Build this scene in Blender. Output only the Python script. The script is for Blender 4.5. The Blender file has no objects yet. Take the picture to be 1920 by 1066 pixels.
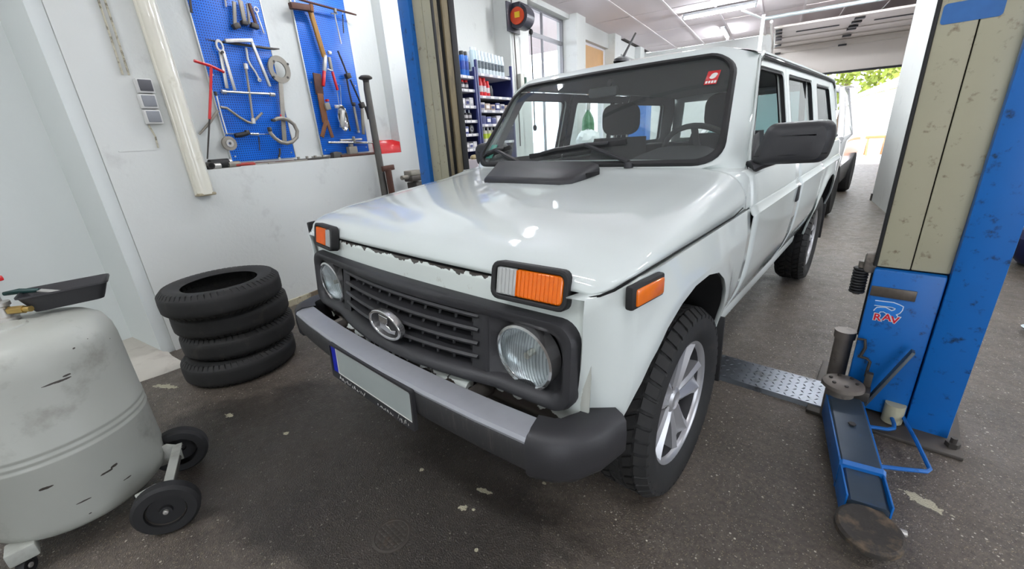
import bpy, bmesh, math, random
from mathutils import Vector, Matrix
random.seed(7)
sc = bpy.context.scene
COL = sc.collection
PI = math.pi

# ------------------------------------------------------------------ camera
CAM_ROT = Matrix(((0.7439267493, -0.1818803999, 0.6430338340),
                  (0.6652764361, 0.2924140601, -0.6869507122),
                  (-0.0630892639, 0.9388362677, 0.3385353855)))
CAM_LOC = Vector((1.18372377, -1.27313015, 1.26092228))
FPX = 773.468
cd = bpy.data.cameras.new('camera'); cam = bpy.data.objects.new('camera', cd); COL.objects.link(cam)
cam.matrix_world = Matrix.Translation(CAM_LOC) @ CAM_ROT.to_4x4()
cd.sensor_width = 36.0; cd.lens = 36.0 * FPX / 1920.0; cd.clip_start = 0.02; cd.clip_end = 300
sc.camera = cam
# ------------------------------------------------------------------ sky, sun, exposure
sc.view_settings.view_transform = 'Standard'; sc.view_settings.look = 'None'
sc.view_settings.gamma = 1.0; sc.view_settings.use_curve_mapping = False
sc.view_settings.exposure = 0.22
w = bpy.data.worlds.new('sky'); sc.world = w; w.use_nodes = True
bgn = w.node_tree.nodes['Background']; bgn.inputs[0].default_value = (0.86, 0.92, 1.0, 1); bgn.inputs[1].default_value = 4.5
sd = bpy.data.lights.new('sun', 'SUN'); sd.energy = 4.5; sd.angle = math.radians(2); sd.color = (1, .95, .87)
so = bpy.data.objects.new('sun', sd); COL.objects.link(so); so.rotation_euler = (math.radians(38), math.radians(-8), math.radians(30))
# building frame: the hall stands turned 11 degrees against the car and its lift
TH = math.radians(11.0)
E1 = Vector((math.cos(TH), math.sin(TH), 0)); E2 = Vector((-math.sin(TH), math.cos(TH), 0)); E3 = Vector((0, 0, 1))
def bl(a, b, z=0.0): return E1 * a + E2 * b + E3 * z
BROT = Matrix((E1, E2, E3)).transposed()
# fluorescent tubes under the ceiling: (a, b, turned, watts, z)
TUBES = [(-.27, 8.4, 0, 80, 3.22), (-.38, 10.9, 1, 60, 3.22), (2.0, 8.4, 0, 80, 3.22),
         (-.9, 4.6, 0, 70, 3.22), (1.3, 4.6, 0, 70, 3.22), (-1.5, 1.6, 1, 36, 3.22), (1.9, 1.6, 1, 36, 3.22),
         (-.9, -1.9, 0, 30, 3.22), (1.6, -1.9, 0, 30, 3.22), (4.2, 2.2, 1, 50, 3.22), (4.2, 6.5, 1, 60, 3.22), (-1.6, -3.4, 0, 30, 3.22), (-4.55, 8.0, 1, 50, 2.75), (-5.3, 8.6, 1, 50, 2.75), (-3.9, 6.3, 1, 50, 2.95)]
for (a, b, t, wt, z) in TUBES:
    ld = bpy.data.lights.new('tube_light', 'AREA'); ld.shape = 'RECTANGLE'; ld.size = 1.2; ld.size_y = .05; ld.energy = wt * .32; ld.color = (.97, .99, .98)
    lo = bpy.data.objects.new('tube_light', ld); COL.objects.link(lo); lo.location = bl(a, b, z - .055)
    lo.rotation_euler = (0, 0, TH + (PI / 2 if t else 0))

# ------------------------------------------------------------------ helpers
def ray(u, v): return CAM_ROT @ Vector(((u - 960) / FPX, -(v - 533) / FPX, -1.0))
def at(u, v, axis, val):
    """photo pixel -> the point of that sight line on a world plane x/y/z = val, or building plane a/b = val"""
    d = ray(u, v); n = {'x': Vector((1, 0, 0)), 'y': Vector((0, 1, 0)), 'z': E3, 'a': E1, 'b': E2}[axis]
    return CAM_LOC + d * ((val - n.dot(CAM_LOC)) / n.dot(d))
def ab(p): return (E1.dot(p), E2.dot(p), p.z)

def link(o, parent=None):
    COL.objects.link(o)
    if parent is not None: o.parent = parent
    return o
def tag(o, label=None, cat=None, group=None, kind=None):
    for k, v in (('label', label), ('category', cat), ('group', group), ('kind', kind)):
        if v: o[k] = v
    return o
def thing(name, label, cat, loc=(0, 0, 0), rot=None, group=None):
    o = bpy.data.objects.new(name, None); o.empty_display_size = .1; link(o)
    o.location = loc
    if rot is not None: o.rotation_euler = rot.to_euler() if isinstance(rot, Matrix) else rot
    return tag(o, label, cat, group)
def copy_tree(o, parent=None):
    c = o.copy(); link(c, parent)
    for ch in list(o.children): copy_tree(ch, c)
    return c

def frame_from(d):
    z = Vector(d).normalized(); x = Vector((0, 0, 1)) if abs(z.z) < .9 else Vector((1, 0, 0))
    x = (x - z * x.dot(z)).normalized(); y = z.cross(x)
    return Matrix((x, y, z)).transposed()

class MB:
    """collects shapes, then links them as one mesh object"""
    def __init__(s, T=None): s.v = []; s.f = []; s.T = T
    def add(s, vs, fs, M=None):
        n = len(s.v)
        for p in vs:
            p = Vector(p)
            if M is not None: p = M @ p
            if s.T is not None: p = s.T @ p
            s.v.append(p)
        s.f += [[i + n for i in f] for f in fs]
        return s
    def box(s, c, d, R=None, bev=0.0):
        bm = bmesh.new(); bmesh.ops.create_cube(bm, size=1.0)
        for q in bm.verts: q.co = Vector((q.co.x * d[0], q.co.y * d[1], q.co.z * d[2]))
        if bev: bmesh.ops.bevel(bm, geom=bm.edges[:] , offset=min(bev, .48 * min(d)), segments=2, affect='EDGES', profile=.5)
        M = Matrix.Translation(Vector(c)) @ (R.to_4x4() if R is not None else Matrix())
        bm.verts.index_update(); s.add([q.co for q in bm.verts], [[q.index for q in f.verts] for f in bm.faces], M); bm.free(); return s
    def bar(s, p, q, w, h, bev=0.0, up=None):
        p = Vector(p); q = Vector(q); d = q - p; z = d.normalized()
        u = Vector(up) if up is not None else (Vector((0, 0, 1)) if abs(z.z) < .95 else Vector((1, 0, 0)))
        y = (u - z * u.dot(z)).normalized(); x = y.cross(z)
        return s.box((p + q) / 2, (w, h, d.length), Matrix((x, y, z)).transposed(), bev)
    def grid(s, rows, close_u=False, close_v=False, flip=False):
        nr, nc = len(rows), len(rows[0]); vs = [p for r in rows for p in r]; fs = []
        for i in range(nr if close_u else nr - 1):
            for j in range(nc if close_v else nc - 1):
                a, b, c, d = i * nc + j, i * nc + (j + 1) % nc, ((i + 1) % nr) * nc + (j + 1) % nc, ((i + 1) % nr) * nc + j
                fs.append([a, d, c, b] if flip else [a, b, c, d])
        return s.add(vs, fs)
    def tube(s, pts, r, n=8, closed=False, caps=True, sx=1.0):
        pts = [Vector(p) for p in pts]; k = len(pts); rr = r if isinstance(r, (list, tuple)) else [r] * k
        rows = []; prev = None
        for i, p in enumerate(pts):
            a = pts[(i - 1) % k] if (closed or i) else p; b = pts[(i + 1) % k] if (closed or i < k - 1) else p
            t = (b - a).normalized()
            if prev is None: M = frame_from(t); x = M.col[0].copy()
            else: x = (prev - t * prev.dot(t)); x = x.normalized() if x.length > 1e-6 else frame_from(t).col[0].copy()
            y = t.cross(x); prev = x
            rows.append([p + (x * math.cos(2 * PI * j / n) * sx + y * math.sin(2 * PI * j / n)) * rr[i] for j in range(n)])
        s.grid(rows, close_u=closed, close_v=True, flip=False)
        if caps and not closed:
            m = len(s.v) - k * n
            s.f.append([m + j for j in reversed(range(n))]); s.f.append([m + (k - 1) * n + j for j in range(n)])
        return s
    def cyl(s, p, q, r, r2=None, n=20): return s.tube([p, q], [r, r if r2 is None else r2], n)
    def lathe(s, prof, n=32, M=None, caps=False):
        rows = [[(r * math.cos(2 * PI * j / n), r * math.sin(2 * PI * j / n), z) for j in range(n)] for r, z in prof]
        t = MB(); t.grid(rows, close_v=True)
        if caps:
            t.f.append(list(reversed(range(n)))); t.f.append([(len(prof) - 1) * n + j for j in range(n)])
        return s.add(t.v, t.f, M)
    def prism(s, poly, z0, z1, M=None):
        n = len(poly); vs = [(x, y, z0) for x, y in poly] + [(x, y, z1) for x, y in poly]
        fs = [list(reversed(range(n))), list(range(n, 2 * n))] + [[i, (i + 1) % n, n + (i + 1) % n, n + i] for i in range(n)]
        return s.add(vs, fs, M)
    def ring(s, outer, inner, z0, z1, M=None):
        """flat ring between two outlines of equal length, from z0 to z1"""
        n = len(outer); vs = []
        for z in (z0, z1):
            vs += [(x, y, z) for x, y in outer] + [(x, y, z) for x, y in inner]
        fs = []
        for i in range(n):
            j = (i + 1) % n
            fs += [[i, n + i, n + j, j], [2 * n + i, 2 * n + j, 3 * n + j, 3 * n + i], [i, j, 2 * n + j, 2 * n + i], [n + j, n + i, 3 * n + i, 3 * n + j]]
        return s.add(vs, fs, M)
    def ball(s, c, r, n=12, m=8, sc3=(1, 1, 1)):
        rows = []
        for i in range(m + 1):
            t = PI * i / m
            rows.append([(c[0] + sc3[0] * r * math.sin(t) * math.cos(2 * PI * j / n), c[1] + sc3[1] * r * math.sin(t) * math.sin(2 * PI * j / n), c[2] - sc3[2] * r * math.cos(t)) for j in range(n)])
        return s.grid(rows, close_v=True)
    def build(s, name, m, parent=None, sharp=35, kind=None, label=None, fix=True, thick=0.0, sub=0, bevel=0.0):
        me = bpy.data.meshes.new(name); me.from_pydata([tuple(p) for p in s.v], [], s.f)
        bm = bmesh.new(); bm.from_mesh(me)
        bmesh.ops.remove_doubles(bm, verts=bm.verts, dist=1e-5)
        if fix: bmesh.ops.recalc_face_normals(bm, faces=bm.faces)
        bm.to_mesh(me); bm.free()
        me.polygons.foreach_set('use_smooth', [True] * len(me.polygons)); me.set_sharp_from_angle(angle=math.radians(sharp))
        me.materials.append(m)
        o = bpy.data.objects.new(name, me); link(o, parent)
        if thick:
            k = o.modifiers.new('s', 'SOLIDIFY'); k.thickness = thick; k.offset = -1
        if bevel:
            k = o.modifiers.new('b', 'BEVEL'); k.width = bevel; k.segments = 2; k.limit_method = 'ANGLE'
        if kind: o['kind'] = kind
        if label: o['label'] = label
        return o

def rrect(x0, y0, x1, y1, r, k=4):
    """rounded rectangle outline"""
    pts = []
    for cx, cy, a0 in ((x1 - r, y1 - r, 0), (x0 + r, y1 - r, 90), (x0 + r, y0 + r, 180), (x1 - r, y0 + r, 270)):
        for i in range(k + 1):
            a = math.radians(a0 + 90 * i / k); pts.append((cx + r * math.cos(a), cy + r * math.sin(a)))
    return pts
def circle(r, n=24, cx=0, cy=0, ry=None): return [(cx + r * math.cos(2 * PI * i / n), cy + (ry or r) * math.sin(2 * PI * i / n)) for i in range(n)]
def lerp(a, b, t): return a + (b - a) * t
def interp(x, pts):
    if x <= pts[0][0]: return pts[0][1]
    for (x0, y0), (x1, y1) in zip(pts, pts[1:]):
        if x <= x1: return y0 + (y1 - y0) * (x - x0) / (x1 - x0)
    return pts[-1][1]
def smooth(x, a, b):
    t = min(1, max(0, (x - a) / (b - a))); return t * t * (3 - 2 * t)
def arc(cx, cy, r, a0, a1, n): return [(cx + r * math.cos(math.radians(lerp(a0, a1, i / n))), cy + r * math.sin(math.radians(lerp(a0, a1, i / n)))) for i in range(n + 1)]

# ------------------------------------------------------------------ materials
MATS = {}
def lin(c): return tuple((x / 12.92 if x <= .04045 else ((x + .055) / 1.055) ** 2.4) for x in c)
def mat(name, col, rough=.5, metal=0.0, vary=0.0, vscale=8.0, dirt=None, bump=None, coat=0.0, spec=.5, emit=0.0, alpha=None, stretch=None):
    """col is sRGB 0..1; dirt=(sRGB, amount, scale[, sharp]); bump=(strength, scale)"""
    m = bpy.data.materials.new(name); m.use_nodes = True; nt = m.node_tree; N = nt.nodes; L = nt.links
    b = N['Principled BSDF']; c = lin(col)
    b.inputs['Base Color'].default_value = (*c, 1); b.inputs['Roughness'].default_value = rough; b.inputs['Metallic'].default_value = metal
    b.inputs['Specular IOR Level'].default_value = spec
    if coat: b.inputs['Coat Weight'].default_value = coat; b.inputs['Coat Roughness'].default_value = .04
    if emit: b.inputs['Emission Color'].default_value = (*c, 1); b.inputs['Emission Strength'].default_value = emit
    if vary or dirt or bump:
        tc = N.new('ShaderNodeTexCoord'); src = tc.outputs['Object']
        if stretch:
            mp = N.new('ShaderNodeMapping'); mp.inputs['Scale'].default_value = stretch; L.new(src, mp.inputs[0]); src = mp.outputs[0]
        cur = None
        if vary:
            n = N.new('ShaderNodeTexNoise'); n.inputs['Scale'].default_value = vscale; n.inputs['Detail'].default_value = 6; L.new(src, n.inputs['Vector'])
            mx = N.new('ShaderNodeMix'); mx.data_type = 'RGBA'
            mx.inputs[6].default_value = (*[x * (1 - vary) for x in c], 1); mx.inputs[7].default_value = (*[min(1, x * (1 + vary)) for x in c], 1)
            L.new(n.outputs[0], mx.inputs[0]); cur = mx.outputs[2]
        if dirt:
            dc, am, ds = dirt[:3]; sh = dirt[3] if len(dirt) > 3 else .1; lo = .62 - am * .3
            n = N.new('ShaderNodeTexNoise'); n.inputs['Scale'].default_value = ds; n.inputs['Detail'].default_value = 9; n.inputs['Roughness'].default_value = .65; L.new(src, n.inputs['Vector'])
            r = N.new('ShaderNodeValToRGB'); r.color_ramp.elements[0].position = lo; r.color_ramp.elements[1].position = lo + sh
            L.new(n.outputs[0], r.inputs[0])
            mx = N.new('ShaderNodeMix'); mx.data_type = 'RGBA'
            if cur is not None: L.new(cur, mx.inputs[6])
            else: mx.inputs[6].default_value = (*c, 1)
            mx.inputs[7].default_value = (*lin(dc), 1); L.new(r.outputs[0], mx.inputs[0]); cur = mx.outputs[2]
        if cur is not None: L.new(cur, b.inputs['Base Color'])
        if bump:
            n = N.new('ShaderNodeTexNoise'); n.inputs['Scale'].default_value = bump[1]; n.inputs['Detail'].default_value = 5; L.new(src, n.inputs['Vector'])
            bp = N.new('ShaderNodeBump'); bp.inputs['Strength'].default_value = bump[0]; bp.inputs['Distance'].default_value = .01
            L.new(n.outputs[0], bp.inputs['Height']); L.new(bp.outputs[0], b.inputs['Normal'])
    MATS[name] = m; return m
def glass(name, tint, refl_rough=.01, veil=0.0):
    """thin window pane: fresnel mix of clear tinted transmission and mirror"""
    m = bpy.data.materials.new(name); m.use_nodes = True; nt = m.node_tree; N = nt.nodes; L = nt.links
    N.remove(N['Principled BSDF']); out = N['Material Output']
    t = N.new('ShaderNodeBsdfTransparent'); t.inputs[0].default_value = (*tint, 1)
    g = N.new('ShaderNodeBsdfGlossy'); g.inputs['Roughness'].default_value = refl_rough; g.inputs[0].default_value = (1, 1, 1, 1)
    f = N.new('ShaderNodeFresnel'); ge = N.new('ShaderNodeNewGeometry'); ir = N.new('ShaderNodeMapRange'); ir.inputs[3].default_value = 1.45; ir.inputs[4].default_value = 1 / 1.45   # same reflection from both sides of the thin sheet
    L.new(ge.outputs['Backfacing'], ir.inputs[0]); L.new(ir.outputs[0], f.inputs[0])
    x = N.new('ShaderNodeMixShader'); L.new(f.outputs[0], x.inputs[0]); L.new(t.outputs[0], x.inputs[1]); L.new(g.outputs[0], x.inputs[2]); last = x
    if veil:
        df = N.new('ShaderNodeBsdfDiffuse'); df.inputs[0].default_value = (.7, .72, .72, 1); last = N.new('ShaderNodeMixShader'); last.inputs[0].default_value = veil; L.new(x.outputs[0], last.inputs[1]); L.new(df.outputs[0], last.inputs[2])  # grey diffuse veil put into the glass in place of the ceiling's reflection
    L.new(last.outputs[0], out.inputs[0])
    MATS[name] = m; return m

white_wall = mat('white_wall', (.825, .835, .82), .75, vary=.05, vscale=1.5, dirt=((.70, .70, .69), .10, 3.5, .25), bump=(.15, 40))
grey_wall = mat('shade_wall', (.83, .85, .84), .75, vary=.05, vscale=1.0, bump=(.12, 30))
ceil_m = mat('ceiling_board', (.90, .86, .86), .8, vary=.03, vscale=2)
batten_m = mat('ceiling_batten', (.92, .89, .89), .6)
gap_m = mat('ceiling_gap', (.35, .32, .31), .8)
white_paint = mat('car_white', (.83, .86, .85), .5, coat=1.0, spec=.25, vary=.02, vscale=3)
blk = mat('black_plastic', (.17, .17, .18), .5, vary=.15, vscale=30, bump=(.05, 200))
blk_soft = mat('black_rubber', (.11, .11, .115), .65, vary=.2, vscale=20)
dark = mat('dark_void', (.035, .035, .04), .9)
chrome = mat('chrome', (.86, .86, .86), .12, .92)
steel = mat('tool_steel', (.76, .75, .73), .36, .65, vary=.2, vscale=20)
dark_steel = mat('dark_steel', (.25, .235, .22), .5, .35, vary=.3, vscale=15)
grey_iron = mat('grey_iron', (.56, .54, .50), .55, .35, vary=.25, vscale=18)
rust = mat('rusty_iron', (.47, .31, .20), .75, .2, vary=.35, vscale=25)
brown = mat('brown_steel', (.33, .22, .18), .6, .4, vary=.3, vscale=25)
ochre = mat('ochre_shaft', (.62, .46, .22), .7, vary=.25, vscale=30)
red = mat('red_paint', (.78, .09, .11), .38, coat=.3)
blue = mat('lift_blue', (.02, .385, .69), .42, vary=.12, vscale=5, dirt=((.07, .16, .26), .14, 22, .12), bump=(.04, 60))
peg_blue = None
def floor_material(spots):
    m = bpy.data.materials.new('worn_floor'); m.use_nodes = True; nt = m.node_tree; N = nt.nodes; L = nt.links; b = N['Principled BSDF']
    tc = N.new('ShaderNodeTexCoord'); src = tc.outputs['Object']
    def noise(s, d=6, ro=.6):
        n = N.new('ShaderNodeTexNoise'); n.inputs['Scale'].default_value = s; n.inputs['Detail'].default_value = d; n.inputs['Roughness'].default_value = ro; L.new(src, n.inputs['Vector']); return n.outputs[0]
    def ramp(x, p0, p1, c0=(0, 0, 0), c1=(1, 1, 1)):
        r = N.new('ShaderNodeValToRGB'); r.color_ramp.elements[0].position = p0; r.color_ramp.elements[1].position = p1
        r.color_ramp.elements[0].color = (*c0, 1); r.color_ramp.elements[1].color = (*c1, 1); L.new(x, r.inputs[0]); return r.outputs[0]
    def mix(a, c, f):
        x = N.new('ShaderNodeMix'); x.data_type = 'RGBA'; L.new(a, x.inputs[6])
        if isinstance(c, tuple): x.inputs[7].default_value = (*c, 1)
        else: L.new(c, x.inputs[7])
        L.new(f, x.inputs[0]); return x.outputs[2]
    def mth(op, a, c):
        x = N.new('ShaderNodeMath'); x.operation = op
        for i, q in enumerate((a, c)):
            if isinstance(q, (int, float)): x.inputs[i].default_value = q
            else: L.new(q, x.inputs[i])
        return x.outputs[0]
    col = ramp(noise(2.2), .3, .72, lin((.25, .225, .20)), lin((.44, .40, .36)))
    col = mix(col, ramp(noise(60, 3), .3, .7, lin((.13, .118, .105)), lin((.46, .42, .38))), ramp(noise(9), .25, .8, (.25,) * 3, (.6,) * 3))
    # pale stone and paint specks pressed into the surface
    for sc_, th, cc in ((95, .20, (.62, .60, .56)), (38, .13, (.78, .76, .70)), (150, .24, (.56, .52, .42))):
        v = N.new('ShaderNodeTexVoronoi'); v.inputs['Scale'].default_value = sc_; L.new(src, v.inputs['Vector'])
        k = mth('MULTIPLY', mth('LESS_THAN', v.outputs['Distance'], th), ramp(noise(sc_ * .33, 2), .46, .56))
        col = mix(col, lin(cc), k)
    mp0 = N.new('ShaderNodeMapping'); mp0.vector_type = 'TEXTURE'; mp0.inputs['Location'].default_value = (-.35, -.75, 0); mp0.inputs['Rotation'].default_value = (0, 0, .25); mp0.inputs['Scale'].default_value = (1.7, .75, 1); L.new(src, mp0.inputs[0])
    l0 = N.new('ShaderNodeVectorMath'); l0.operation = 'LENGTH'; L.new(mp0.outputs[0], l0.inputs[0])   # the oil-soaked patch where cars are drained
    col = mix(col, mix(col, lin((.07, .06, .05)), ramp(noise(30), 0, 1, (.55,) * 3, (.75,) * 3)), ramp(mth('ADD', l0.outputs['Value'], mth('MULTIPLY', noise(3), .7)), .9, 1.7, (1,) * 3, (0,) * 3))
    # old spilt paint, each with a shape of its own
    wob = N.new('ShaderNodeTexNoise'); wob.inputs['Scale'].default_value = 45; wob.inputs['Detail'].default_value = 6; L.new(src, wob.inputs['Vector'])
    tot = None
    for (x, y, rx, ry, rot) in spots:
        mp = N.new('ShaderNodeMapping'); mp.vector_type = 'TEXTURE'; mp.inputs['Location'].default_value = (x, y, 0); mp.inputs['Rotation'].default_value = (0, 0, rot); mp.inputs['Scale'].default_value = (rx, ry, 1)
        L.new(src, mp.inputs[0]); le = N.new('ShaderNodeVectorMath'); le.operation = 'LENGTH'; L.new(mp.outputs[0], le.inputs[0])
        d = mth('ADD', le.outputs['Value'], mth('MULTIPLY', mth('SUBTRACT', wob.outputs[0], .5), 2.6))
        k = mth('LESS_THAN', d, .9); tot = k if tot is None else mth('MAXIMUM', tot, k)
    if tot is not None: col = mix(col, lin((.72, .70, .60)), tot)
    L.new(col, b.inputs['Base Color'])
    L.new(ramp(noise(14), .3, .7, (.28,) * 3, (.52,) * 3), b.inputs['Roughness'])
    bp = N.new('ShaderNodeBump'); bp.inputs['Strength'].default_value = .55; bp.inputs['Distance'].default_value = .010
    L.new(mth('ADD', noise(190, 2), mth('MULTIPLY', noise(70, 2), .45)), bp.inputs['Height']); L.new(bp.outputs[0], b.inputs['Normal'])
    return m
def fl(u, v): p = at(u, v, 'z', 0); return p.x, p.y
SP = [(*fl(1733, 941), .055, .022, -.25), (*fl(908, 920), .035, .011, .25), (*fl(868, 951), .018, .013, .2), (*fl(888, 955), .008, .007, 0), (*fl(310, 724), .10, .02, .5),
      (*fl(893, 1031), .006, .006, 0), (*fl(1020, 905), .01, .006, 0), (*fl(790, 880), .01, .01, 0), (*fl(1648, 760), .012, .008, 0), (*fl(430, 778), .03, .012, .3), (*fl(535, 812), .02, .01, .4)]
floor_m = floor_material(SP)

def struct(name, mb, m, parent=None, **k):
    o = mb.build(name, m, parent, **k)
    if parent is None: o['kind'] = 'structure'
    return o
BT = BROT.to_4x4()
def bbox(a0, a1, b0, b1, z0, z1, mb=None):
    mb = mb or MB(); mb.box(bl((a0 + a1) / 2, (b0 + b1) / 2, (z0 + z1) / 2), (a1 - a0, b1 - b0, z1 - z0), BROT); return mb
H = 3.3; AW = -2.48
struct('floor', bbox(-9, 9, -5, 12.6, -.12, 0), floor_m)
# ---- ceiling: boards between pale battens, dark joints across
ceil = struct('ceiling', bbox(-2.9, 9, -5, 12.5, H + .02, H + .12, bbox(-9, -2.9, -5, 9.8, H + .02, H + .12)), gap_m)
BAT = [-2.47 + .72 * i for i in range(0, 12)]; GAPS = [-3.3 + 1.85 * i for i in range(0, 10)]
edges_b = [-5.0] + [g for g in GAPS if -5 < g < 12.4] + [12.45]
for i in range(len(BAT) - 1):
    for j in range(len(edges_b) - 1):
        bbox(BAT[i] + .003, BAT[i + 1] - .003, edges_b[j] + .018, edges_b[j + 1] - .018, H - .004 - .004 * ((i + j) % 2), H + .02).build('panel', ceil_m, ceil)
bbox(-9, BAT[0], -5, 9.8, H - .002, H + .02).build('panel', ceil_m, ceil); bbox(BAT[-1], 9, -5, 12.45, H - .002, H + .02).build('panel', ceil_m, ceil)
for a in BAT[1:]: bbox(a - .018, a + .018, -5, 12.45, H - .018, H).build('batten', batten_m, ceil)
# ---- left wall with the tool niche, pilasters and window bays
wl = struct('wall_left', bbox(AW - .5, AW, -.525, 1.9, 0, 1.17), white_wall)
bbox(AW - .5, AW, -.525, -.01, 1.17, H).build('upper_wall', white_wall, wl)
bbox(AW - .5, AW - .12, -.01, 1.9, 1.17, H).build('niche_back', white_wall, wl)
bbox(AW - .5, AW, 1.9, 2.3, 0, H).build('pier', white_wall, wl)
bbox(AW - .5, -2.70, 2.3, 4.28, 0, H).build('shelf_bay', white_wall, wl)
piers = [(4.28, 4.84), (6.73, 7.18), (9.0, 9.45), (11.2, 11.6)]
for b0, b1 in piers: bbox(-2.85, AW + .03, b0, b1, 0, H).build('pilaster', white_wall, wl)
bays = [(4.84, 6.73), (7.18, 9.0), (9.45, 11.2), (11.6, 12.5)]
for k, (b0, b1) in enumerate(bays):
    bbox(-2.85, -2.66, b0, b1, 0, .85).build('sill_wall', white_wall, wl)
    bbox(-2.85, -2.6, b0, b1, 3.22 if k == 0 else 3.0, H).build('lintel', white_wall, wl)
cable = MB()
pts = [bl(AW + .012, -.30 - .012 * math.sin(z * 2.1), z) for z in [1.75 + .08 * i for i in range(20)]]
cable.tube(pts, .006, 6); cable.tube([q + E2 * .03 for q in pts], .006, 6)
cable.tube([bl(AW + .01, -.25, 1.47), bl(AW + .01, -.235, 1.40), bl(AW + .01, -.24, 1.33)], .005, 6)
cable.build('cable_conduit', mat('conduit_beige', (.72, .70, .62), .6, dirt=((.45, .42, .35), .4, 30)), wl)
bbox(AW - .004, AW + .0025, -.44, -.24, 1.318, 1.324).build('plaster_step', white_wall, wl)
# ---- return of the left wall and the shaded wall beside the camera
wf = struct('wall_front_left', bbox(-3.5, -2.985, -5, -.525, 0, H), grey_wall)
bbox(-3.5, AW - .01, -.60, -.527, 0, H).build('return_face', grey_wall, wf)
# low concrete plinth in the corner
pl = MB()
P0 = [(-2.985, -.9), (-2.985, -.6), (AW + .02, -.6), (AW + .10, -.58), (-2.15, -.585), (-2.17, -.72), (-2.22, -.9)]
Pt = [(-2.985, -.9), (-2.985, -.6), (AW + .02, -.6), (AW + .06, -.585), (-2.32, -.60), (-2.34, -.72), (-2.36, -.9)]
n = len(P0); pl.add([bl(a, b, 0) for a, b in P0] + [bl(a, b, .035) for a, b in Pt], [list(range(n, 2 * n))] + [[i, (i + 1) % n, n + (i + 1) % n, n + i] for i in range(n)])
struct('trim_1', pl, mat('plinth_paint', (.74, .72, .68), .7, vary=.1, dirt=((.60, .56, .53), .25, 9, .3)), sharp=20)
bbox(AW, AW + .018, -.4, 1.88, 0, .055).build('baseboard_left', mat('skirt_mortar', (.70, .67, .58), .8, dirt=((.42, .37, .3), .5, 12)), None)['kind'] = 'structure'
# ---- right wall, end wall with the door opening, walls out of view
struct('wall_right', bbox(2.3, 2.42, 3.2, 6.70, 0, H), white_wall)
bbox(2.285, 2.30, 6.66, 6.72, 0, .10).build('baseboard_right', dark_steel, None)['kind'] = 'structure'
we = struct('wall_back', bbox(3.62, 9, 12.5, 12.75, 0, H), white_wall)
bbox(-2.9, .62, 12.5, 12.75, 0, H).build('left_part', white_wall, we); bbox(.62, 3.62, 12.5, 12.75, 2.75, H).build('lintel', white_wall, we)
wfr = struct('wall_far_right', bbox(6.6, 6.75, 1.2, 12.6, 0, H), white_wall); bbox(6.6, 6.75, -5, -2.2, 0, H).build('front_part', white_wall, wfr); bbox(6.6, 6.75, -2.2, 1.2, 2.7, H).build('fill_opening_lintel', white_wall, wfr)   # unseen opening added below it to let in fill daylight
wfo = struct('wall_front', bbox(-3.5, 1.8, -5.1, -4.95, 0, H), white_wall); bbox(1.8, 4.4, -5.1, -4.95, 2.5, H).build('fill_opening_lintel', white_wall, wfo); bbox(4.4, 6.75, -5.1, -4.95, 0, H).build('right_part', white_wall, wfo)   # front wall opened likewise, out of view, for fill daylight

# ---- windows in the left bays
al = mat('window_alu', (.55, .55, .56), .4, .7); wframe = mat('window_white', (.88, .87, .88), .5)
pane = glass('window_glass', (.93, .95, .97)); 
def window(n, b0, b1, z0, z1, a, muls, trs, fm, pm):
    f = MB(); t = .035
    for x0, x1, y0, y1 in ((b0, b0 + t, z0, z1), (b1 - t, b1, z0, z1), (b0, b1, z0, z0 + t), (b0, b1, z1 - t, z1)): bbox(a - .03, a + .03, x0, x1, y0, y1, f)
    o = struct('window_%d' % n, f, fm)
    for m in muls: bbox(a - .02, a + .02, m - .014, m + .014, z0 + t, z1 - t).build('mullion', fm, o)
    for z in trs: bbox(a - .025, a + .025, b0 + t, b1 - t, z - .03, z + .03).build('transom', fm, o)
    bs = [b0 + t] + list(muls) + [b1 - t]; zs = [z0 + t] + list(trs) + [z1 - t]
    for i in range(len(bs) - 1):
        for j in range(len(zs) - 1): bbox(a - .003, a + .003, bs[i], bs[i + 1], zs[j], zs[j + 1]).build('pane', pm, o)
    return o
window(1, 4.84, 6.73, .85, 3.22, -2.75, (5.35, 5.89), (2.83,), al, pane)
amber_m = mat('amber_film', (.80, .62, .40), .5, vary=.2, vscale=2)
w2_ = window(2, 7.18, 9.0, .85, 3.0, -2.72, (), (1.95,), wframe, pane)
bbox(-2.712, -2.704, 7.24, 8.94, 2.0, 2.955).build('film', amber_m, w2_)
window(3, 9.45, 11.2, .85, 3.0, -2.72, (10.3,), (), wframe, pane)
window(4, 11.6, 12.5, .85, 3.0, -2.72, (), (), wframe, pane)
# neighbouring hall behind the glass: roof slab carried on from this ceiling, open on its far side
struct('ceiling_beam', bbox(-9, -2.9, 3.0, 3.2, 2.9, H), white_wall)

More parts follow.
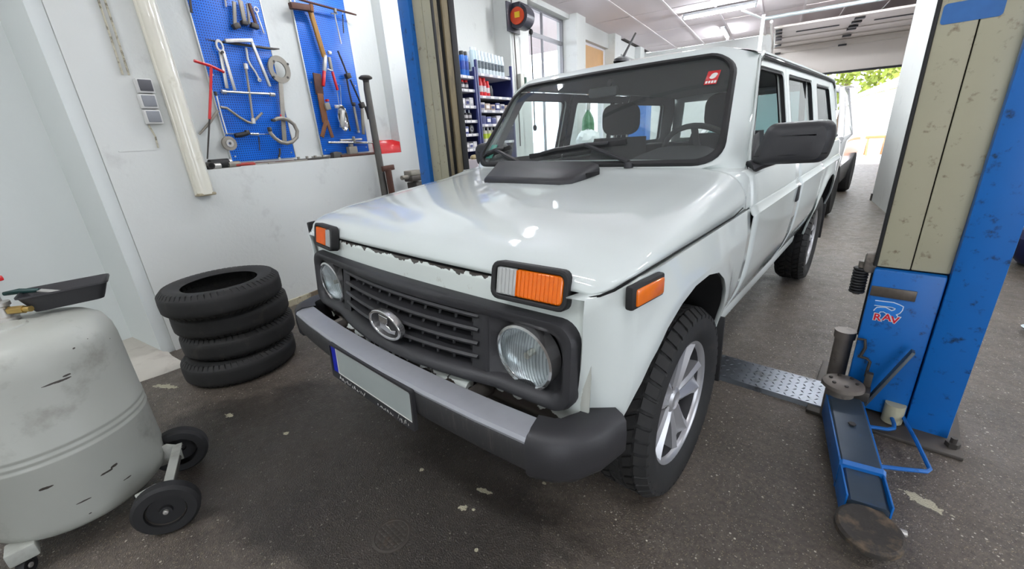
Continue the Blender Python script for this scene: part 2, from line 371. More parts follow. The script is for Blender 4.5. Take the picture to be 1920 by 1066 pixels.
# ---- sectional garage door, drawn up under the ceiling
door_m = mat('door_panel', (.80, .77, .74), .45, vary=.02)
gd = thing('garage_door', 'pale sectional garage door drawn up overhead at the end of the hall', 'garage door', bl(2.1, 12.4, 2.2), Matrix.Rotation(TH, 3, 'Z'))
Lc = lambda a, b, z: (a - 2.1, b - 12.4, z - 2.2)
def gbox(name, a0, a1, b0, b1, z0, z1, m, bev=.006):
    mb = MB(); mb.box(Lc((a0 + a1) / 2, (b0 + b1) / 2, (z0 + z1) / 2), (a1 - a0, b1 - b0, z1 - z0), None, bev); return mb.build(name, m, gd)
gbox('panel', .66, 3.6, 12.40, 12.45, 2.24, 2.80, door_m); gbox('bottom_seal', .66, 3.6, 12.395, 12.455, 2.19, 2.24, blk_soft)
gbox('panel', .66, 3.6, 11.75, 12.36, 2.93, 2.97, door_m); gbox('panel', .66, 3.6, 11.06, 11.74, 2.96, 3.0, door_m); gbox('panel', .66, 3.6, 9.72, 11.05, 2.98, 3.02, door_m)
sl = MB(); sl.box(Lc(2.1, 12.37, 2.87), (2.94, .04, .14), Matrix.Rotation(.5, 3, 'X'), .005); sl.build('panel', door_m, gd)
for i, (b, z) in enumerate(((9.95, 2.965), (10.35, 2.965), (10.8, 2.955), (11.06, 2.95), (11.75, 2.92), (12.36, 2.81))):
    gbox('hinge', 1.98, 2.14, b - .06, b + .06, z - .02, z + .012, blk, .003)
    gbox('hinge', .68, .80, b - .06, b + .06, z - .02, z + .012, blk, .003)
for a in (1.05, 2.35):
    mb = MB(); mb.T = Matrix.Translation(Vector(Lc(a, 10.5, 2.972)))
    mb.prism(rrect(0, -.04, .75, .04, .039), -.006, .008); mb.build('slot_handle', blk, gd)
for a in (.60, 3.66):
    mb = MB(); mb.tube([Lc(a, 9.3, 3.05), Lc(a, 12.1, 3.05), Lc(a, 12.33, 2.95), Lc(a, 12.42, 2.7), Lc(a, 12.42, .05)], .03, 6); mb.build('track', steel, gd)
mb = MB(); mb.cyl(Lc(.45, 9.35, 3.13), Lc(3.8, 9.35, 3.13), .035, n=10); mb.build('spring_shaft', mat('shaft_zinc', (.72, .76, .76), .4, .6), gd)
mb = MB(); mb.bar(Lc(.45, 9.35, 3.13), Lc(.10, 8.9, 3.26), .05, .02); mb.bar(Lc(.45, 9.35, 3.20), Lc(.45, 9.35, 2.2), .06, .06); mb.build('bracket', mat('bracket_white', (.85, .87, .86), .5), gd)
# ---- fluorescent lamps
lamp_body = mat('lamp_body', (.85, .86, .87), .5); tubes_on = {w_: mat('tube_glow_%d' % w_, (.95, .97, 1.0), .5, emit=2.4 * w_) for w_ in sorted(set(q[3] for q in TUBES))}
LN = ['lit fluorescent tube lamp crosswise on ceiling above the white car roof', 'lit fluorescent tube lamp lengthwise on ceiling near garage door', 'fluorescent ceiling lamp right of the garage door rail']
for i, (a, b, t, wt, z) in enumerate(TUBES):
    lab = LN[i] if i < 3 else 'fluorescent ceiling lamp beyond the top edge of the photo'
    if i > 11: lab = 'added fluorescent tube lamp behind the upper left window glass'  # lamps added behind the glass to brighten the window panes
    r = thing('ceiling_lamp', lab, 'lamp', bl(a, b, z), Matrix.Rotation(TH + (PI / 2 if t else 0), 3, 'Z'), 'fluorescent ceiling lamps' if i < 3 else 'added lamps in the neighbouring hall' if i > 11 else 'ceiling lamps above the picture')
    mb = MB(); mb.box((0, 0, .035), (1.27, .09, .05), None, .008); mb.build('body', lamp_body, r)
    mb = MB(); mb.cyl((-.6, 0, -.015), (.6, 0, -.015), .018, n=10); mb.build('tube', tubes_on[wt], r)
    for s in (-1, 1): mb = MB(); mb.box((s * .615, 0, .0), (.03, .05, .08), None, .006); mb.build('holder', lamp_body, r)
# ================================================================== the car
car = thing('car', 'white five-door off-road car with black grille parked on the lift bay', 'car', (0, 0, 0))
windscreen_glass = glass('windscreen_glass', (.80, .86, .84), .01, .06); side_glass = glass('side_glass', (.86, .91, .90))
amber = mat('amber_lens', (.92, .45, .03), .18, coat=.6, vary=.12, vscale=40); clear_lens = mat('clear_lens', (.72, .73, .72), .15, coat=.8, vary=.15, vscale=60, stretch=(60, 1, 1))
silver = mat('bumper_silver', (.62, .63, .65), .45, .25, vary=.06, vscale=30); trim_dark = mat('interior_dark', (.26, .265, .27), .8)
seat_m = mat('seat_cloth', (.25, .255, .26), .9, vary=.1, vscale=40)
panel_m = mat('front_panel_white', (.82, .85, .83), .3, coat=.7, dirt=((.50, .44, .34), .02, 14, .14))
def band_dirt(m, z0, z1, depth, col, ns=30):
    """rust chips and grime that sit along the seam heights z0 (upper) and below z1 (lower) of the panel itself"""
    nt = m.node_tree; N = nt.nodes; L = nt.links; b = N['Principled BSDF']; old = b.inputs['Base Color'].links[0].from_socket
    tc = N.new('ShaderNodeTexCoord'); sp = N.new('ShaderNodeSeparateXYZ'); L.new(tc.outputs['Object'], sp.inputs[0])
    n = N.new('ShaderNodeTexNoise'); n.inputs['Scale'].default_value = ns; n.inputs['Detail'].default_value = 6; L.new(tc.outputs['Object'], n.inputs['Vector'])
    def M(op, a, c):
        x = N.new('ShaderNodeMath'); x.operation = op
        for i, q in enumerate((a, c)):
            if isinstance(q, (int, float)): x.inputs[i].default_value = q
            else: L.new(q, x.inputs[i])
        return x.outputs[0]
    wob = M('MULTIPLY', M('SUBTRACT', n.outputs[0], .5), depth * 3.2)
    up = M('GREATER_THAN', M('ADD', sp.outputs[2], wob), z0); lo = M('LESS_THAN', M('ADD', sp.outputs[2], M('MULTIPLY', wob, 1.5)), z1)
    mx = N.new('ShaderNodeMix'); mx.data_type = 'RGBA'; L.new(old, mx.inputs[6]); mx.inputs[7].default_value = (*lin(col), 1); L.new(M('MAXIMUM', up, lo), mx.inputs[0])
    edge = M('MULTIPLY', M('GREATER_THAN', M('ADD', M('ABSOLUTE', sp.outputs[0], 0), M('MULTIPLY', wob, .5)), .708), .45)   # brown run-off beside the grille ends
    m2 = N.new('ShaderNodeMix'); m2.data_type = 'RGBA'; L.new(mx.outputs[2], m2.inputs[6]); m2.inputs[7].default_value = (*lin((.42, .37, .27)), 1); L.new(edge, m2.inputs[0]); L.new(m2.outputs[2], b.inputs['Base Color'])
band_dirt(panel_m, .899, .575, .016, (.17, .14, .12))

XP = [(.40, .685), (.44, .70), (.50, .742), (.58, .778), (.66, .803), (.76, .815), (.86, .819), (.915, .823), (.924, .824), (.932, .815), (.945, .810), (.953, .807), (.9555, .803), (.958, .806), (.962, .806), (.99, .803), (1.04, .797), (1.065, .789), (1.085, .762)]
LIP = [(.44, .765), (.55, .785), (.65, .81), (.75, .825), (.84, .832)]
ARC_F = [(-.475, .50), (-.46, .57), (-.44, .64), (-.40, .715), (-.33, .78), (-.25, .82), (-.16, .842), (-.05, .842), (.05, .82), (.13, .775), (.20, .71), (.245, .63), (.27, .55), (.285, .46)]
ARC_R = [(2.28, .46), (2.30, .58), (2.35, .68), (2.43, .76), (2.53, .81), (2.65, .835), (2.75, .835), (2.87, .81), (2.97, .76), (3.05, .68), (3.10, .58), (3.12, .50)]
def dist_poly(y, z, P):
    best = 9
    for (a, b), (c, d) in zip(P, P[1:]):
        t = max(0, min(1, ((y - a) * (c - a) + (z - b) * (d - b)) / ((c - a) ** 2 + (d - b) ** 2 + 1e-12)))
        best = min(best, math.hypot(y - a - t * (c - a), z - b - t * (d - b)))
    return best
def dens(P, k): return [(lerp(a[0], b[0], i / k), lerp(a[1], b[1], i / k)) for a, b in zip(P, P[1:]) for i in range(k)] + [P[-1]]
CORN = [(-.56, .125), (-.545, .103), (-.53, .076), (-.512, .050), (-.492, .028), (-.465, .011), (-.43, .004), (-.39, 0)]
def side_x(y, z, arcp=None):
    x = interp(z, XP)
    if arcp:
        d = dist_poly(y, z, arcp); x = lerp(x, max(x, interp(z, LIP)), 1 - smooth(d, .025, .10))
    x -= interp(y, CORN)
    if y > 3.2: x -= .05 * smooth(y, 3.2, 3.42)
    return x
ZR = [.0, .012, .03, .06, .1, .15, .22, .3, .38, .46, .54, .62, .7, .78, .86, .93, 1.0]
def side_panel(name, s, y0, y1, ztop, arcp=None, zlow=.44, front=False, ny=14):
    ys = [lerp(y0, y1, i / ny) for i in range(ny + 1)]
    A = dens(arcp, 3) if arcp else []
    if arcp:
        ys = [y for y in ys if not (arcp[0][0] - .03 < y < arcp[-1][0] + .03)]
        cols = [(y, zlow if y > (arcp[0][0] + arcp[-1][0]) / 2 or not front else .52) for y in ys]
        cols += [(a, z) for a, z in A if y0 <= a <= y1]
        if front: cols += [(arcp[0][0] - .004, .52)]
        cols.sort()
    else: cols = [(y, zlow) for y in ys]
    rows = []
    KZ = [.86, .915, .924, .932, .945, .953, .9555, .958, .962, .99, 1.04, 1.065, 1.085]
    for y, zl in cols:
        top = ztop(y) if callable(ztop) else ztop
        up = [k for k in KZ if k < top - .001]; up += [top]
        n0 = 15; zs = [lerp(zl, up[0], (i / n0) ** 1.25) for i in range(n0)] + up
        r = [(s * side_x(y, z, A or None), y, z) for z in zs]
        rows.append([(r[0][0] - s * .012, y, r[0][2] + .002)] + r + ([(r[-1][0] - s * .05, y, r[-1][2] - .002)] if front else []))
    m = MB(); 
    tl = 2 if front else 1; k = min(len(r) for r in rows); rows = [r[:k - tl] + r[-tl:] for r in rows]
    m.grid(rows); return m.build(name, white_paint, car, sharp=30, thick=.004)
fend_top = lambda y: interp(y, [(-.545, .905), (-.50, .93), (-.44, .946), (.5, .9535)])
for s in (1, -1):
    side_panel('fender', s, -.545, .443, fend_top, ARC_F, .42, True, 22)
    fd = side_panel('front_door', s, .448, 1.395, 1.085, None, .45, ny=10)
    rd = side_panel('rear_door', s, 1.40, 2.272, 1.085, None, .45, ny=10)
    side_panel('rear_quarter', s, 2.276, 3.42, 1.085, ARC_R, .46, False, 20)
    m = MB(); ypts = [lerp(.30, 2.27, i / 12) for i in range(13)]
    m.grid([[(s * .700, y, .47), (s * .715, y, .44), (s * .71, y, .40), (s * .68, y, .375), (s * .60, y, .37)] for y in ypts]); m.build('sill', white_paint, car)
    # door hinge / handle / pull
    m = MB(); m.box((s * .818, 1.335, .885), (.022, .05, .085), None, .008); hd = m.build('handle', blk, fd)
    m = MB(); m.box((s * .806, 2.19, .885), (.022, .05, .085), None, .008); m.build('handle', blk, rd)
    # arch liners and mud flaps
    for yc, nm in ((0.0, 0), (2.7, 1)):
        P = [(y - .0, z + .005) for y, z in (ARC_F if nm == 0 else ARC_R)]
        m = MB(); m.grid([[(s * (interp(z, LIP) - .010), y, z - .003), (s * .44, y, z)] for y, z in P])
        m.add([(s * .44, y, z) for y, z in P] + [(s * .44, P[-1][0], .3), (s * .44, P[0][0], .3)], [list(range(len(P) + 2))])
        m.build('arch_liner', dark, car)
        yb = P[-1][0] + (.06 if nm == 0 else .0)
        m = MB(); m.box((s * .69, yb, .40), (.21, .012, .30), Matrix.Rotation(.08, 3, 'X'), .004); m.build('mud_flap', blk_soft, car)
# ---- hood
NOSE = [(-.524, .913), (-.522, .925), (-.515, .942), (-.502, .958), (-.477, .973), (-.44, .986), (-.354, 1.004), (-.24, 1.018), (-.1, 1.032), (.05, 1.044), (.2, 1.056), (.35, 1.070), (.44, 1.083), (.49, 1.092)]
HW = [(-.524, .722), (-.515, .745), (-.502, .765), (-.477, .782), (-.44, .793), (-.354, .799), (.49, .800)]
HE = [(-.524, .9125), (-.515, .918), (-.502, .928), (-.477, .941), (-.44, .949), (-.354, .953), (.49, .957)]
CS = [-1, -.995, -.985, -.97, -.95, -.925, -.90, -.87, -.83, -.77, -.7, -.6, -.5, -.4, -.3, -.2, -.1]; CS = CS + [0] + [-c for c in reversed(CS)]
def hood_z(x, y):
    wv = interp(y, HW); e = interp(y, HE); zt = interp(y, NOSE); r = min(1, abs(x) / wv)
    ex = lerp(8, 15, smooth(y, -.4, .3)); h = (1 - r ** ex) ** (1 / 2.4) if r < 1 else 0
    return e + (zt - e) * h + .018 * (1 - (x / .8) ** 2) * smooth(y, -.53, -.3) - .004 * smooth(abs(x), .60, .66) * (1 - smooth(abs(x), .66, .72)) * smooth(y, -.4, -.2)
hrows = []
ylist = []
for a, b in zip(NOSE, NOSE[1:]):
    k = 1 if b[0] - a[0] < .03 else 3
    ylist += [lerp(a[0], b[0], i / k) for i in range(k)]
ylist.append(.49)
for y in ylist:
    wv = interp(y, HW); yo = lambda c: (-.016 * (1 - c * c) * (1 - smooth(y, -.53, -.35)) + smooth(y, .2, .49) * (-.03 * (1 - c * c) - .085 * smooth(abs(c), .72, .97)))
    hrows.append([(wv * c, y + yo(c), hood_z(wv * c, y)) for c in CS])
m = MB(); m.grid(hrows, flip=True); hood = m.build('hood', white_paint, car, sharp=50, thick=.012, fix=True)
last = hrows[-1]; m = MB()
rA = [(p[0], p[1] + .004, p[2] - .003) for p in last]
sg_ = lambda c: 1 if c > 0 else -1
rB = [(sg_(c) * (interp(p[2], XP) - .001), .447, min(p[2] + .002, 1.083)) if abs(c) > .86 else (p[0], p[1] + .05, p[2] + .004) for p, c in zip(last, CS)]
rC = [(sg_(c) * min(interp(p[2], XP) - .02, .75), .575, min(p[2] + .02, 1.086)) if abs(c) > .86 else (p[0], p[1] + .09, p[2] + .015) for p, c in zip(last, CS)]
m.grid([rA, rB, rC]); m.build('cowl', white_paint, car, sharp=60)
m = MB(); m.box((0, 0, .66), (.86, .96, .40)); m.box((0, -.44, .66), (1.28, .10, .42)); m.box((0, .48, .90), (1.38, .1, .28)); m.build('engine_bay', dark, car)
# heat-shield cover on the hood
sc_o = [(-.225, .095), (.195, .095), (.235, .125), (.245, .22), (.24, .33), (.20, .355), (-.40, .415), (-.42, .39), (-.25, .115)]
def hoodp(x, y, h): return (x, y, hood_z(x, y) + h)
m = MB(); hh = lambda y: .016 + .022 * smooth(y, .1, .36)
cxs, cys = -.06, .22
L0 = [hoodp(x, y, -.004) for x, y in sc_o]; L1 = [hoodp(x, y, hh(y) * .55) for x, y in sc_o]
L2 = [hoodp(cxs + (x - cxs) * .985, cys + (y - cys) * .975, hh(y)) for x, y in sc_o]; L3 = [hoodp(cxs + (x - cxs) * .93, cys + (y - cys) * .90, hh(y) + .010) for x, y in sc_o]
n = len(sc_o); m.grid([L0, L1, L2, L3], close_v=True); m.f.append([3 * n + i for i in range(n)])
scoop = m.build('hood_vent', blk, car, sharp=45)
m = MB(); m.box(hoodp(.235, .265, .010), (.03, .10, .018), None, .004); m.build('vent_mouth', dark, scoop)

rib_glass = glass('rib_glass', (.80, .82, .82), .05)
# ---- front panel, grille, lights
def yf(x, z): return -.513 - .028 * (1 - (x / .7) ** 2) - .10 * (.93 - z)
PXS = [-.728, -.705, -.69, -.672, -.67] + [lerp(-.66, .66, i / 24) for i in range(25)] + [.67, .672, .69, .705, .728]
m = MB(); m.grid([[(x, yf(x, z) + (.10 * smooth(.56 - z, 0, .12)) + (.085 if abs(x) < .671 and .621 < z < .813 else 0), z) for x in PXS] for z in (.44, .48, .52, .56, .60, .62, .622, .65, .7, .76, .812, .814, .86, .89, .905)])
m.build('front_panel', panel_m, car, thick=.006)
m = MB(); m.grid([[(lerp(-.71, .71, i / 20), y - .022 * (1 - (lerp(-1, 1, i / 20)) ** 2), z) for i in range(21)] for y, z in ((-.517, .9055), (-.49, .9065), (-.45, .915))]); m.build('hood_gap', dark, car)
for s in (1, -1):
    m = MB(); m.tube([(s * .722, -.531, .908), (s * .745, -.522, .915), (s * .77, -.503, .927), (s * .786, -.475, .941), (s * .797, -.43, .9485), (s * .801, -.35, .953), (s * .802, 0, .9545), (s * .802, .26, .955), (s * .802, .36, .968)], [.003] * 4 + [.002] * 3 + [.002, .0015], 6); m.build('hood_seam', dark, car)
gx = lambda x, z: yf(x, z) - .022 - .050 * (1 - min(1, abs(x) / .45) ** 2) * smooth(z, .90, .66)
def on_front(pts, off): return [(x, gx(x, z) + off, z) for x, z in pts]
def dense_loop(P, step=.03):
    out = []
    for a, b in zip(P, P[1:] + P[:1]):
        k = max(1, int(math.hypot(b[0] - a[0], b[1] - a[1]) / step)); out += [(lerp(a[0], b[0], i / k), lerp(a[1], b[1], i / k)) for i in range(k)]
    return out
def scale_loop(P, c, sx, sz): return [(c[0] + (x - c[0]) * sx, c[1] + (z - c[1]) * sz) for x, z in P]
OUT = dense_loop(rrect(-.70, .598, .70, .838, .055, 6)); CC = (0, .715)
INN = scale_loop(OUT, (0, .7125), .945, .70)
m = MB(); m.grid([on_front(OUT, .04), on_front(OUT, .004), on_front(scale_loop(OUT, CC, .99, .965), -.010), on_front(scale_loop(OUT, CC, .965, .86), -.012), on_front(INN, .004), on_front(INN, .06)], close_v=True)
grille = m.build('grille_surround', blk, car, sharp=50)
m = MB(); m.grid([[(x, gx(x, z) + .062, z) for x in [lerp(-.67, .67, i / 30) for i in range(31)]] for z in (.62, .66, .7, .74, .78, .815)]); m.build('grille_backing', dark, grille)
for k, z in enumerate((.787, .747, .707, .667)):
    m = MB(); xs = [lerp(-.385, .385, i / 20) for i in range(21)]
    m.grid([[(x, gx(x, z) + .055, z + .011) for x in xs], [(x, gx(x, z) + .012, z + .008) for x in xs], [(x, gx(x, z) + .006, z + .002) for x in xs], [(x, gx(x, z) + .012, z - .007) for x in xs], [(x, gx(x, z) + .055, z - .010) for x in xs]])
    m.build('slat', blk, grille)
for i in range(11):
    x = lerp(-.34, .34, i / 10); m = MB(); m.tube([(x, gx(x, z) + .040, z) for z in (.63, .67, .71, .75, .80)], .005, 6); m.build('bar', blk, grille)
for s in (1, -1):
    m = MB(); A = [(s * .36, .80), (s * .36, .625)]; B_ = [(s * .40, .80), (s * .42, .625)]
    m.grid([[(x, gx(x, z) + .015, z) for x, z in A], [(x, gx(x, z) + .004, z) for x, z in B_], [(s * .445, gx(s * .445, z) + .05, z) for x, z in B_]]); m.build('grille_post', blk, grille)
    HC = (s * .545, .712); cir = [(HC[0] + .092 * math.cos(2 * PI * i / 48), HC[1] + .092 * math.sin(2 * PI * i / 48)) for i in range(48)]
    x0, x1, z0, z1 = HC[0] - .125, HC[0] + .125, .612, .812
    sq = []
    for i in range(48):
        c_, s_ = math.cos(2 * PI * i / 48), math.sin(2 * PI * i / 48); k = min(.122 / max(abs(c_), 1e-6), .098 / max(abs(s_), 1e-6)); sq.append((HC[0] + c_ * k, .712 + s_ * k))
    m = MB(); P = lambda L, o: [(x, yf(x, z) + o, z) for x, z in L]
    m.grid([P(sq, -.018), P(scale_loop(cir, HC, 1.02, 1.02), .016), P(cir, .03)], close_v=True); m.build('headlight_recess', blk, grille)
    hl = MB(); M = Matrix.Translation((HC[0], yf(*HC) - .010, HC[1])) @ Matrix.Rotation(PI / 2 + .04, 4, 'X')
    hl.lathe([(.094, -.03), (.094, .012), (.087, .014), (.085, .006)], 40, M); h = hl.build('headlight', chrome, car)
    m = MB(); m.lathe([(.085, .006), (.07, .016), (.045, .024), (.02, .028), (.0005, .029)], 40, M)
    m.build('lens', glass('lens_glass%d' % (s + 1), (.93, .95, .95), .03), h)
    m = MB()
    for k in range(-9, 10):
        xr = k * .0085; zz = math.sqrt(max(0, .080 ** 2 - xr * xr))
        m.tube([M @ Vector((xr, -zz * t, .0305 - .024 * ((xr * xr + (zz * t) ** 2) / .0072))) for t in (-1, -.6, -.2, .2, .6, 1)], .0017, 5)
    m.build('lens_rib', rib_glass, h, kind='stuff')
    m = MB(); m.lathe([(.085, .004), (.078, -.012), (.060, -.024), (.02, -.030), (.0005, -.030)], 32, M); m.build('reflector', mat('reflector%d' % (s + 1), (.80, .82, .83), .22, .65, vary=.25, vscale=30, bump=(.3, 60), stretch=(3, .3, .3)), h)
    m = MB(); m.cyl(M @ Vector((0, 0, -.03)), M @ Vector((0, 0, -.002)), .010, n=10); m.build('bulb_cap', mat('bulb_cap%d' % (s + 1), (.75, .74, .70), .3, .7), h)
    # indicator unit
    X = Vector((s * .992, .128, -.02)).normalized(); Zv = Vector((0, .196, .98)).normalized(); Y = Zv.cross(X).normalized()
    if s < 0: Y = -Y if Y.y > 0 else Y
    else: Y = -Y if Y.y > 0 else Y
    M = Matrix((X, Zv, Y)).transposed().to_4x4(); M = Matrix.Translation((s * .559, -.541, .911)) @ M
    m = MB(); o_ = rrect(-.112, -.050, .112, .050, .024); i_ = rrect(-.098, -.037, .098, .037, .016)
    m.ring(o_, i_, -.02, .014, M); m.prism(i_, -.02, -.004, M); sig = m.build('indicator', blk_soft, car, sharp=30, bevel=.004)
    m = MB(); m.prism([(-.096, -.036), (-.035, -.036), (-.035, .036), (-.096, .036)], -.004, .011, M); sv = m.build('clear_lens', clear_lens, sig, bevel=.005)
    m = MB(); m.prism([(-.034, -.036), (.09, -.036), (.097, -.028), (.097, .028), (.09, .036), (-.034, .036)], -.004, .011, M); m.build('amber_lens', amber, sig, bevel=.005)
    for k in range(16):
        xk = -.09 + k * .0115; m = MB(); m.bar(M @ Vector((xk, -.033, .0112)), M @ Vector((xk, .033, .0112)), .0055, .0012); m.build('lens_rib', clear_lens if xk < -.04 else amber, sig)
    # side repeater
    m = MB(); m.box((s * .813, -.440, .915), (.020, .135, .056), Matrix.Rotation(s * -.11, 3, 'Z'), .006); sr = m.build('side_marker', blk_soft, car)
    m = MB(); m.box((s * .819, -.437, .914), (.018, .114, .042), Matrix.Rotation(s * -.11, 3, 'Z'), .006); m.build('amber_lens', amber, sr)
# emblem
M = Matrix.Translation((0, gx(0, .69) - .004, .692)) @ Matrix.Rotation(PI / 2 + .06, 4, 'X')
m = MB(); m.ring(circle(.094, 40, ry=.053), circle(.081, 40, ry=.042), -.012, .012, M); em = m.build('emblem', chrome, car, bevel=.003)
m = MB(); m.prism(circle(.083, 40, ry=.044), -.012, .001, M); m.build('emblem_field', blk, em)
m = MB(); m.prism([(-.028, .012), (-.038, -.020), (.012, -.030), (.050, -.024), (.058, -.008), (.03, -.014), (.022, -.006)], .001, .007, M); m.prism([(-.024, .036), (-.03, .008), (.006, .0), (.02, .010), (.026, .032)], .001, .009, M); m.build('emblem_figure', chrome, em, bevel=.002)
# ---- bumper
BX = [(-.80, -.49), (-.787, -.575), (-.755, -.645), (-.715, -.68), (-.66, -.700), (-.5, -.716), (-.3, -.729), (-.1, -.735)]; BX = BX + [(0, -.7355)] + [(-x, y) for x, y in reversed(BX)]
def bump_rows(P, sec, grow=0):
    rows = []
    for i, (x, y) in enumerate(P):
        a = P[max(0, i - 1)]; b = P[min(len(P) - 1, i + 1)]; tx, ty = b[0] - a[0], b[1] - a[1]; l = math.hypot(tx, ty); nx, ny = -ty / l, tx / l   # inward normal
        rows.append([(x + nx * (d - grow), y + ny * (d - grow), z + (grow * (1 if z > .54 else -1))) for d, z in sec])
    return rows
mid = [q for q in BX if abs(q[0]) <= .661]
mid = [(lerp(a[0], b[0], t), lerp(a[1], b[1], t)) for a, b in zip(mid, mid[1:]) for t in (0, .5)] + [mid[-1]]
m = MB(); m.grid(bump_rows(mid, [(.075, .55), (.075, .602), (.03, .603), (.006, .597), (0, .588), (.002, .580), (.03, .57)])); bum = m.build('bumper', silver, car, sharp=40)
m = MB(); m.grid(bump_rows(mid, [(.002, .580), (-.002, .573), (-.001, .52), (.008, .495), (.02, .488), (.08, .488), (.08, .55)])); m.build('bumper_skirt', mat('bumper_black', (.17, .17, .175), .6, dirt=((.30, .29, .28), .35, 40, .3), stretch=(3, 3, .35)), bum)
for s in (1, -1):
    P = [(-.655 * s * -1, -.7005)] + [(s * -q[0], q[1]) for q in reversed(BX[:5])] if s > 0 else [(-.655, -.7005)] + [q for q in reversed(BX[:5])]
    if s > 0: P = [(.655, -.7005)] + [(-q[0], q[1]) for q in reversed(BX[:5])]
    sec = [(.085, .50), (.085, .606), (.03, .610), (.008, .602), (-.003, .588), (-.006, .55), (-.004, .50), (.006, .482), (.02, .476), (.085, .476)]
    P = [(lerp(a[0], b[0], t), lerp(a[1], b[1], t)) for a, b in zip(P, P[1:]) for t in (0, .5)] + [P[-1]]
    if s < 0: rows = bump_rows([(-x, y) for x, y in P], sec); rows = [[(-x, y, z) for x, y, z in r] for r in rows]
    else: rows = bump_rows(P, sec)
    m = MB(); m.grid(rows); k = len(sec); n0 = len(m.v); m.f.append(list(range(k))); m.f.append(list(range(n0 - k, n0))); m.build('bumper_end_cap', blk, bum, sharp=50)
for x in (-.40, .40):
    m = MB(); m.cyl((x, -.66, .565), (x, -.55, .57), .026, n=16); m.build('bumper_mount', dark_steel, bum)
m = MB(); m.tube([(-.36, -.60, .565), (0, -.615, .562), (.36, -.60, .565)], .024, 12); m.build('cross_tube', panel_m, bum)
# number plate, blank, in a dark holder
M = Matrix.Translation((0, -.742, .527)) @ Matrix.Rotation(PI / 2 - .06, 4, 'X')
m = MB(); m.ring(rrect(-.262, -.075, .262, .062, .008), rrect(-.253, -.052, .253, .054, .006), -.008, .005, M); m.prism([(-.255, -.054), (.255, -.054), (.255, .056), (-.255, .056)], -.008, -.002, M)
pr = m.build('number_plate', blk, car)
m = MB(); m.prism([(-.215, -.050), (.25, -.050), (.25, .052), (-.215, .052)], -.002, .001, M); m.build('plate_face', mat('plate_white', (.60, .63, .62), .35, vary=.12, vscale=7), pr)
m = MB(); m.prism([(-.25, -.050), (-.216, -.050), (-.216, .052), (-.25, .052)], -.002, .001, M); m.build('plate_band', mat('plate_blue', (.05, .13, .62), .35), pr)
m = MB(); m.ring(rrect(-.2135, -.050, .2505, .0525, .004), rrect(-.2105, -.0468, .2475, .0495, .003), .001, .002, M); m.build('plate_border', mat('plate_border', (.85, .85, .83), .4), pr)
def text_mesh(txt, size, name, m, parent, M, depth=.0006, bold=0.0):
    cu = bpy.data.curves.new(name, 'FONT'); cu.body = txt; cu.size = size; cu.extrude = depth; cu.align_x = 'CENTER'; cu.align_y = 'CENTER'; cu.offset = bold; cu.resolution_u = 3
    o = bpy.data.objects.new(name, cu); link(o); dg = bpy.context.evaluated_depsgraph_get(); me = bpy.data.meshes.new_from_object(o.evaluated_get(dg)); bpy.data.objects.remove(o)
    me.transform(M); me.materials.append(m); q = bpy.data.objects.new(name, me); link(q, parent); return q
whi = mat('lettering_white', (.86, .86, .84), .5)
m = MB(); rs = random.Random(3)      # worn white lettering of the holder, no longer readable as letters
for x0, x1, st, h in ((-.20, -.02, .0095, .012), (.06, .155, .009, .009), (.175, .24, .013, .016)):
    x = x0
    while x < x1:
        p = Vector((x + rs.uniform(-.001, .001), -.064 + rs.uniform(-.003, .003) - h / 2 * rs.random(), .0054)); q = p + Vector((rs.uniform(-.004, .007), h * rs.uniform(.3, 1), 0))
        m.bar(M @ p, M @ q, .0024, .0006); x += st * rs.uniform(.7, 1.2)
m.build('plate_lettering', whi, pr, kind='stuff')

def round_poly(P, r, k=3):
    out = []; n = len(P)
    for i in range(n):
        p0, p1, p2 = (Vector(P[i - 1]), Vector(P[i]), Vector(P[(i + 1) % n])); a = (p0 - p1).normalized(); b = (p2 - p1).normalized()
        s0 = p1 + a * r; s1 = p1 + b * r
        for j in range(k + 1):
            t = j / k; q = s0 * (1 - t) ** 2 + p1 * 2 * t * (1 - t) + s1 * t * t; out.append((q.x, q.y))
    return out
# ---- windscreen, its rubber, pillars, roof
def WS(sx, t, out=0.0):
    wv = lerp(.655, .585, t) + out; bow = 1 - min(1, sx * sx)
    y = lerp(.505, .815, t) - .055 * bow; z = lerp(1.125, 1.505, t) + .022 * bow * lerp(.5, 1.4, t)
    return Vector((wv * sx, y, z))
def ws_loop(grow, off):
    """rounded outline in the screen's own surface, grown outwards by grow metres"""
    L_ = []
    hw = .62; hh2 = .245
    for (x, y) in rrect(-hw - grow, -hh2 - grow, hw + grow, hh2 + grow, .085 + grow * .8, 7):
        sx = x / hw; t = (y + hh2) / (2 * hh2); c = max(-1.0, min(1.0, sx))
        p = WS(c, t) + Vector(((sx - c) * .62, 0, 0)) * .95
        if abs(sx) > 1: p.y += (abs(sx) - 1) * .62 * .25
        n_ = Vector((0, -.80, .60)); L_.append(p + n_ * off)
    return dens_loop(L_)
def dens_loop(L_):
    out = []
    for a, b in zip(L_, L_[1:] + L_[:1]):
        k = max(1, int((b - a).length / .05)); out += [a.lerp(b, i / k) for i in range(k)]
    return out
nws = 12
m = MB(); m.grid([[WS(sx, t) for sx in [lerp(-1.03, 1.03, i / 16) for i in range(17)]] for t in [lerp(-.05, 1.05, j / nws) for j in range(nws + 1)]])
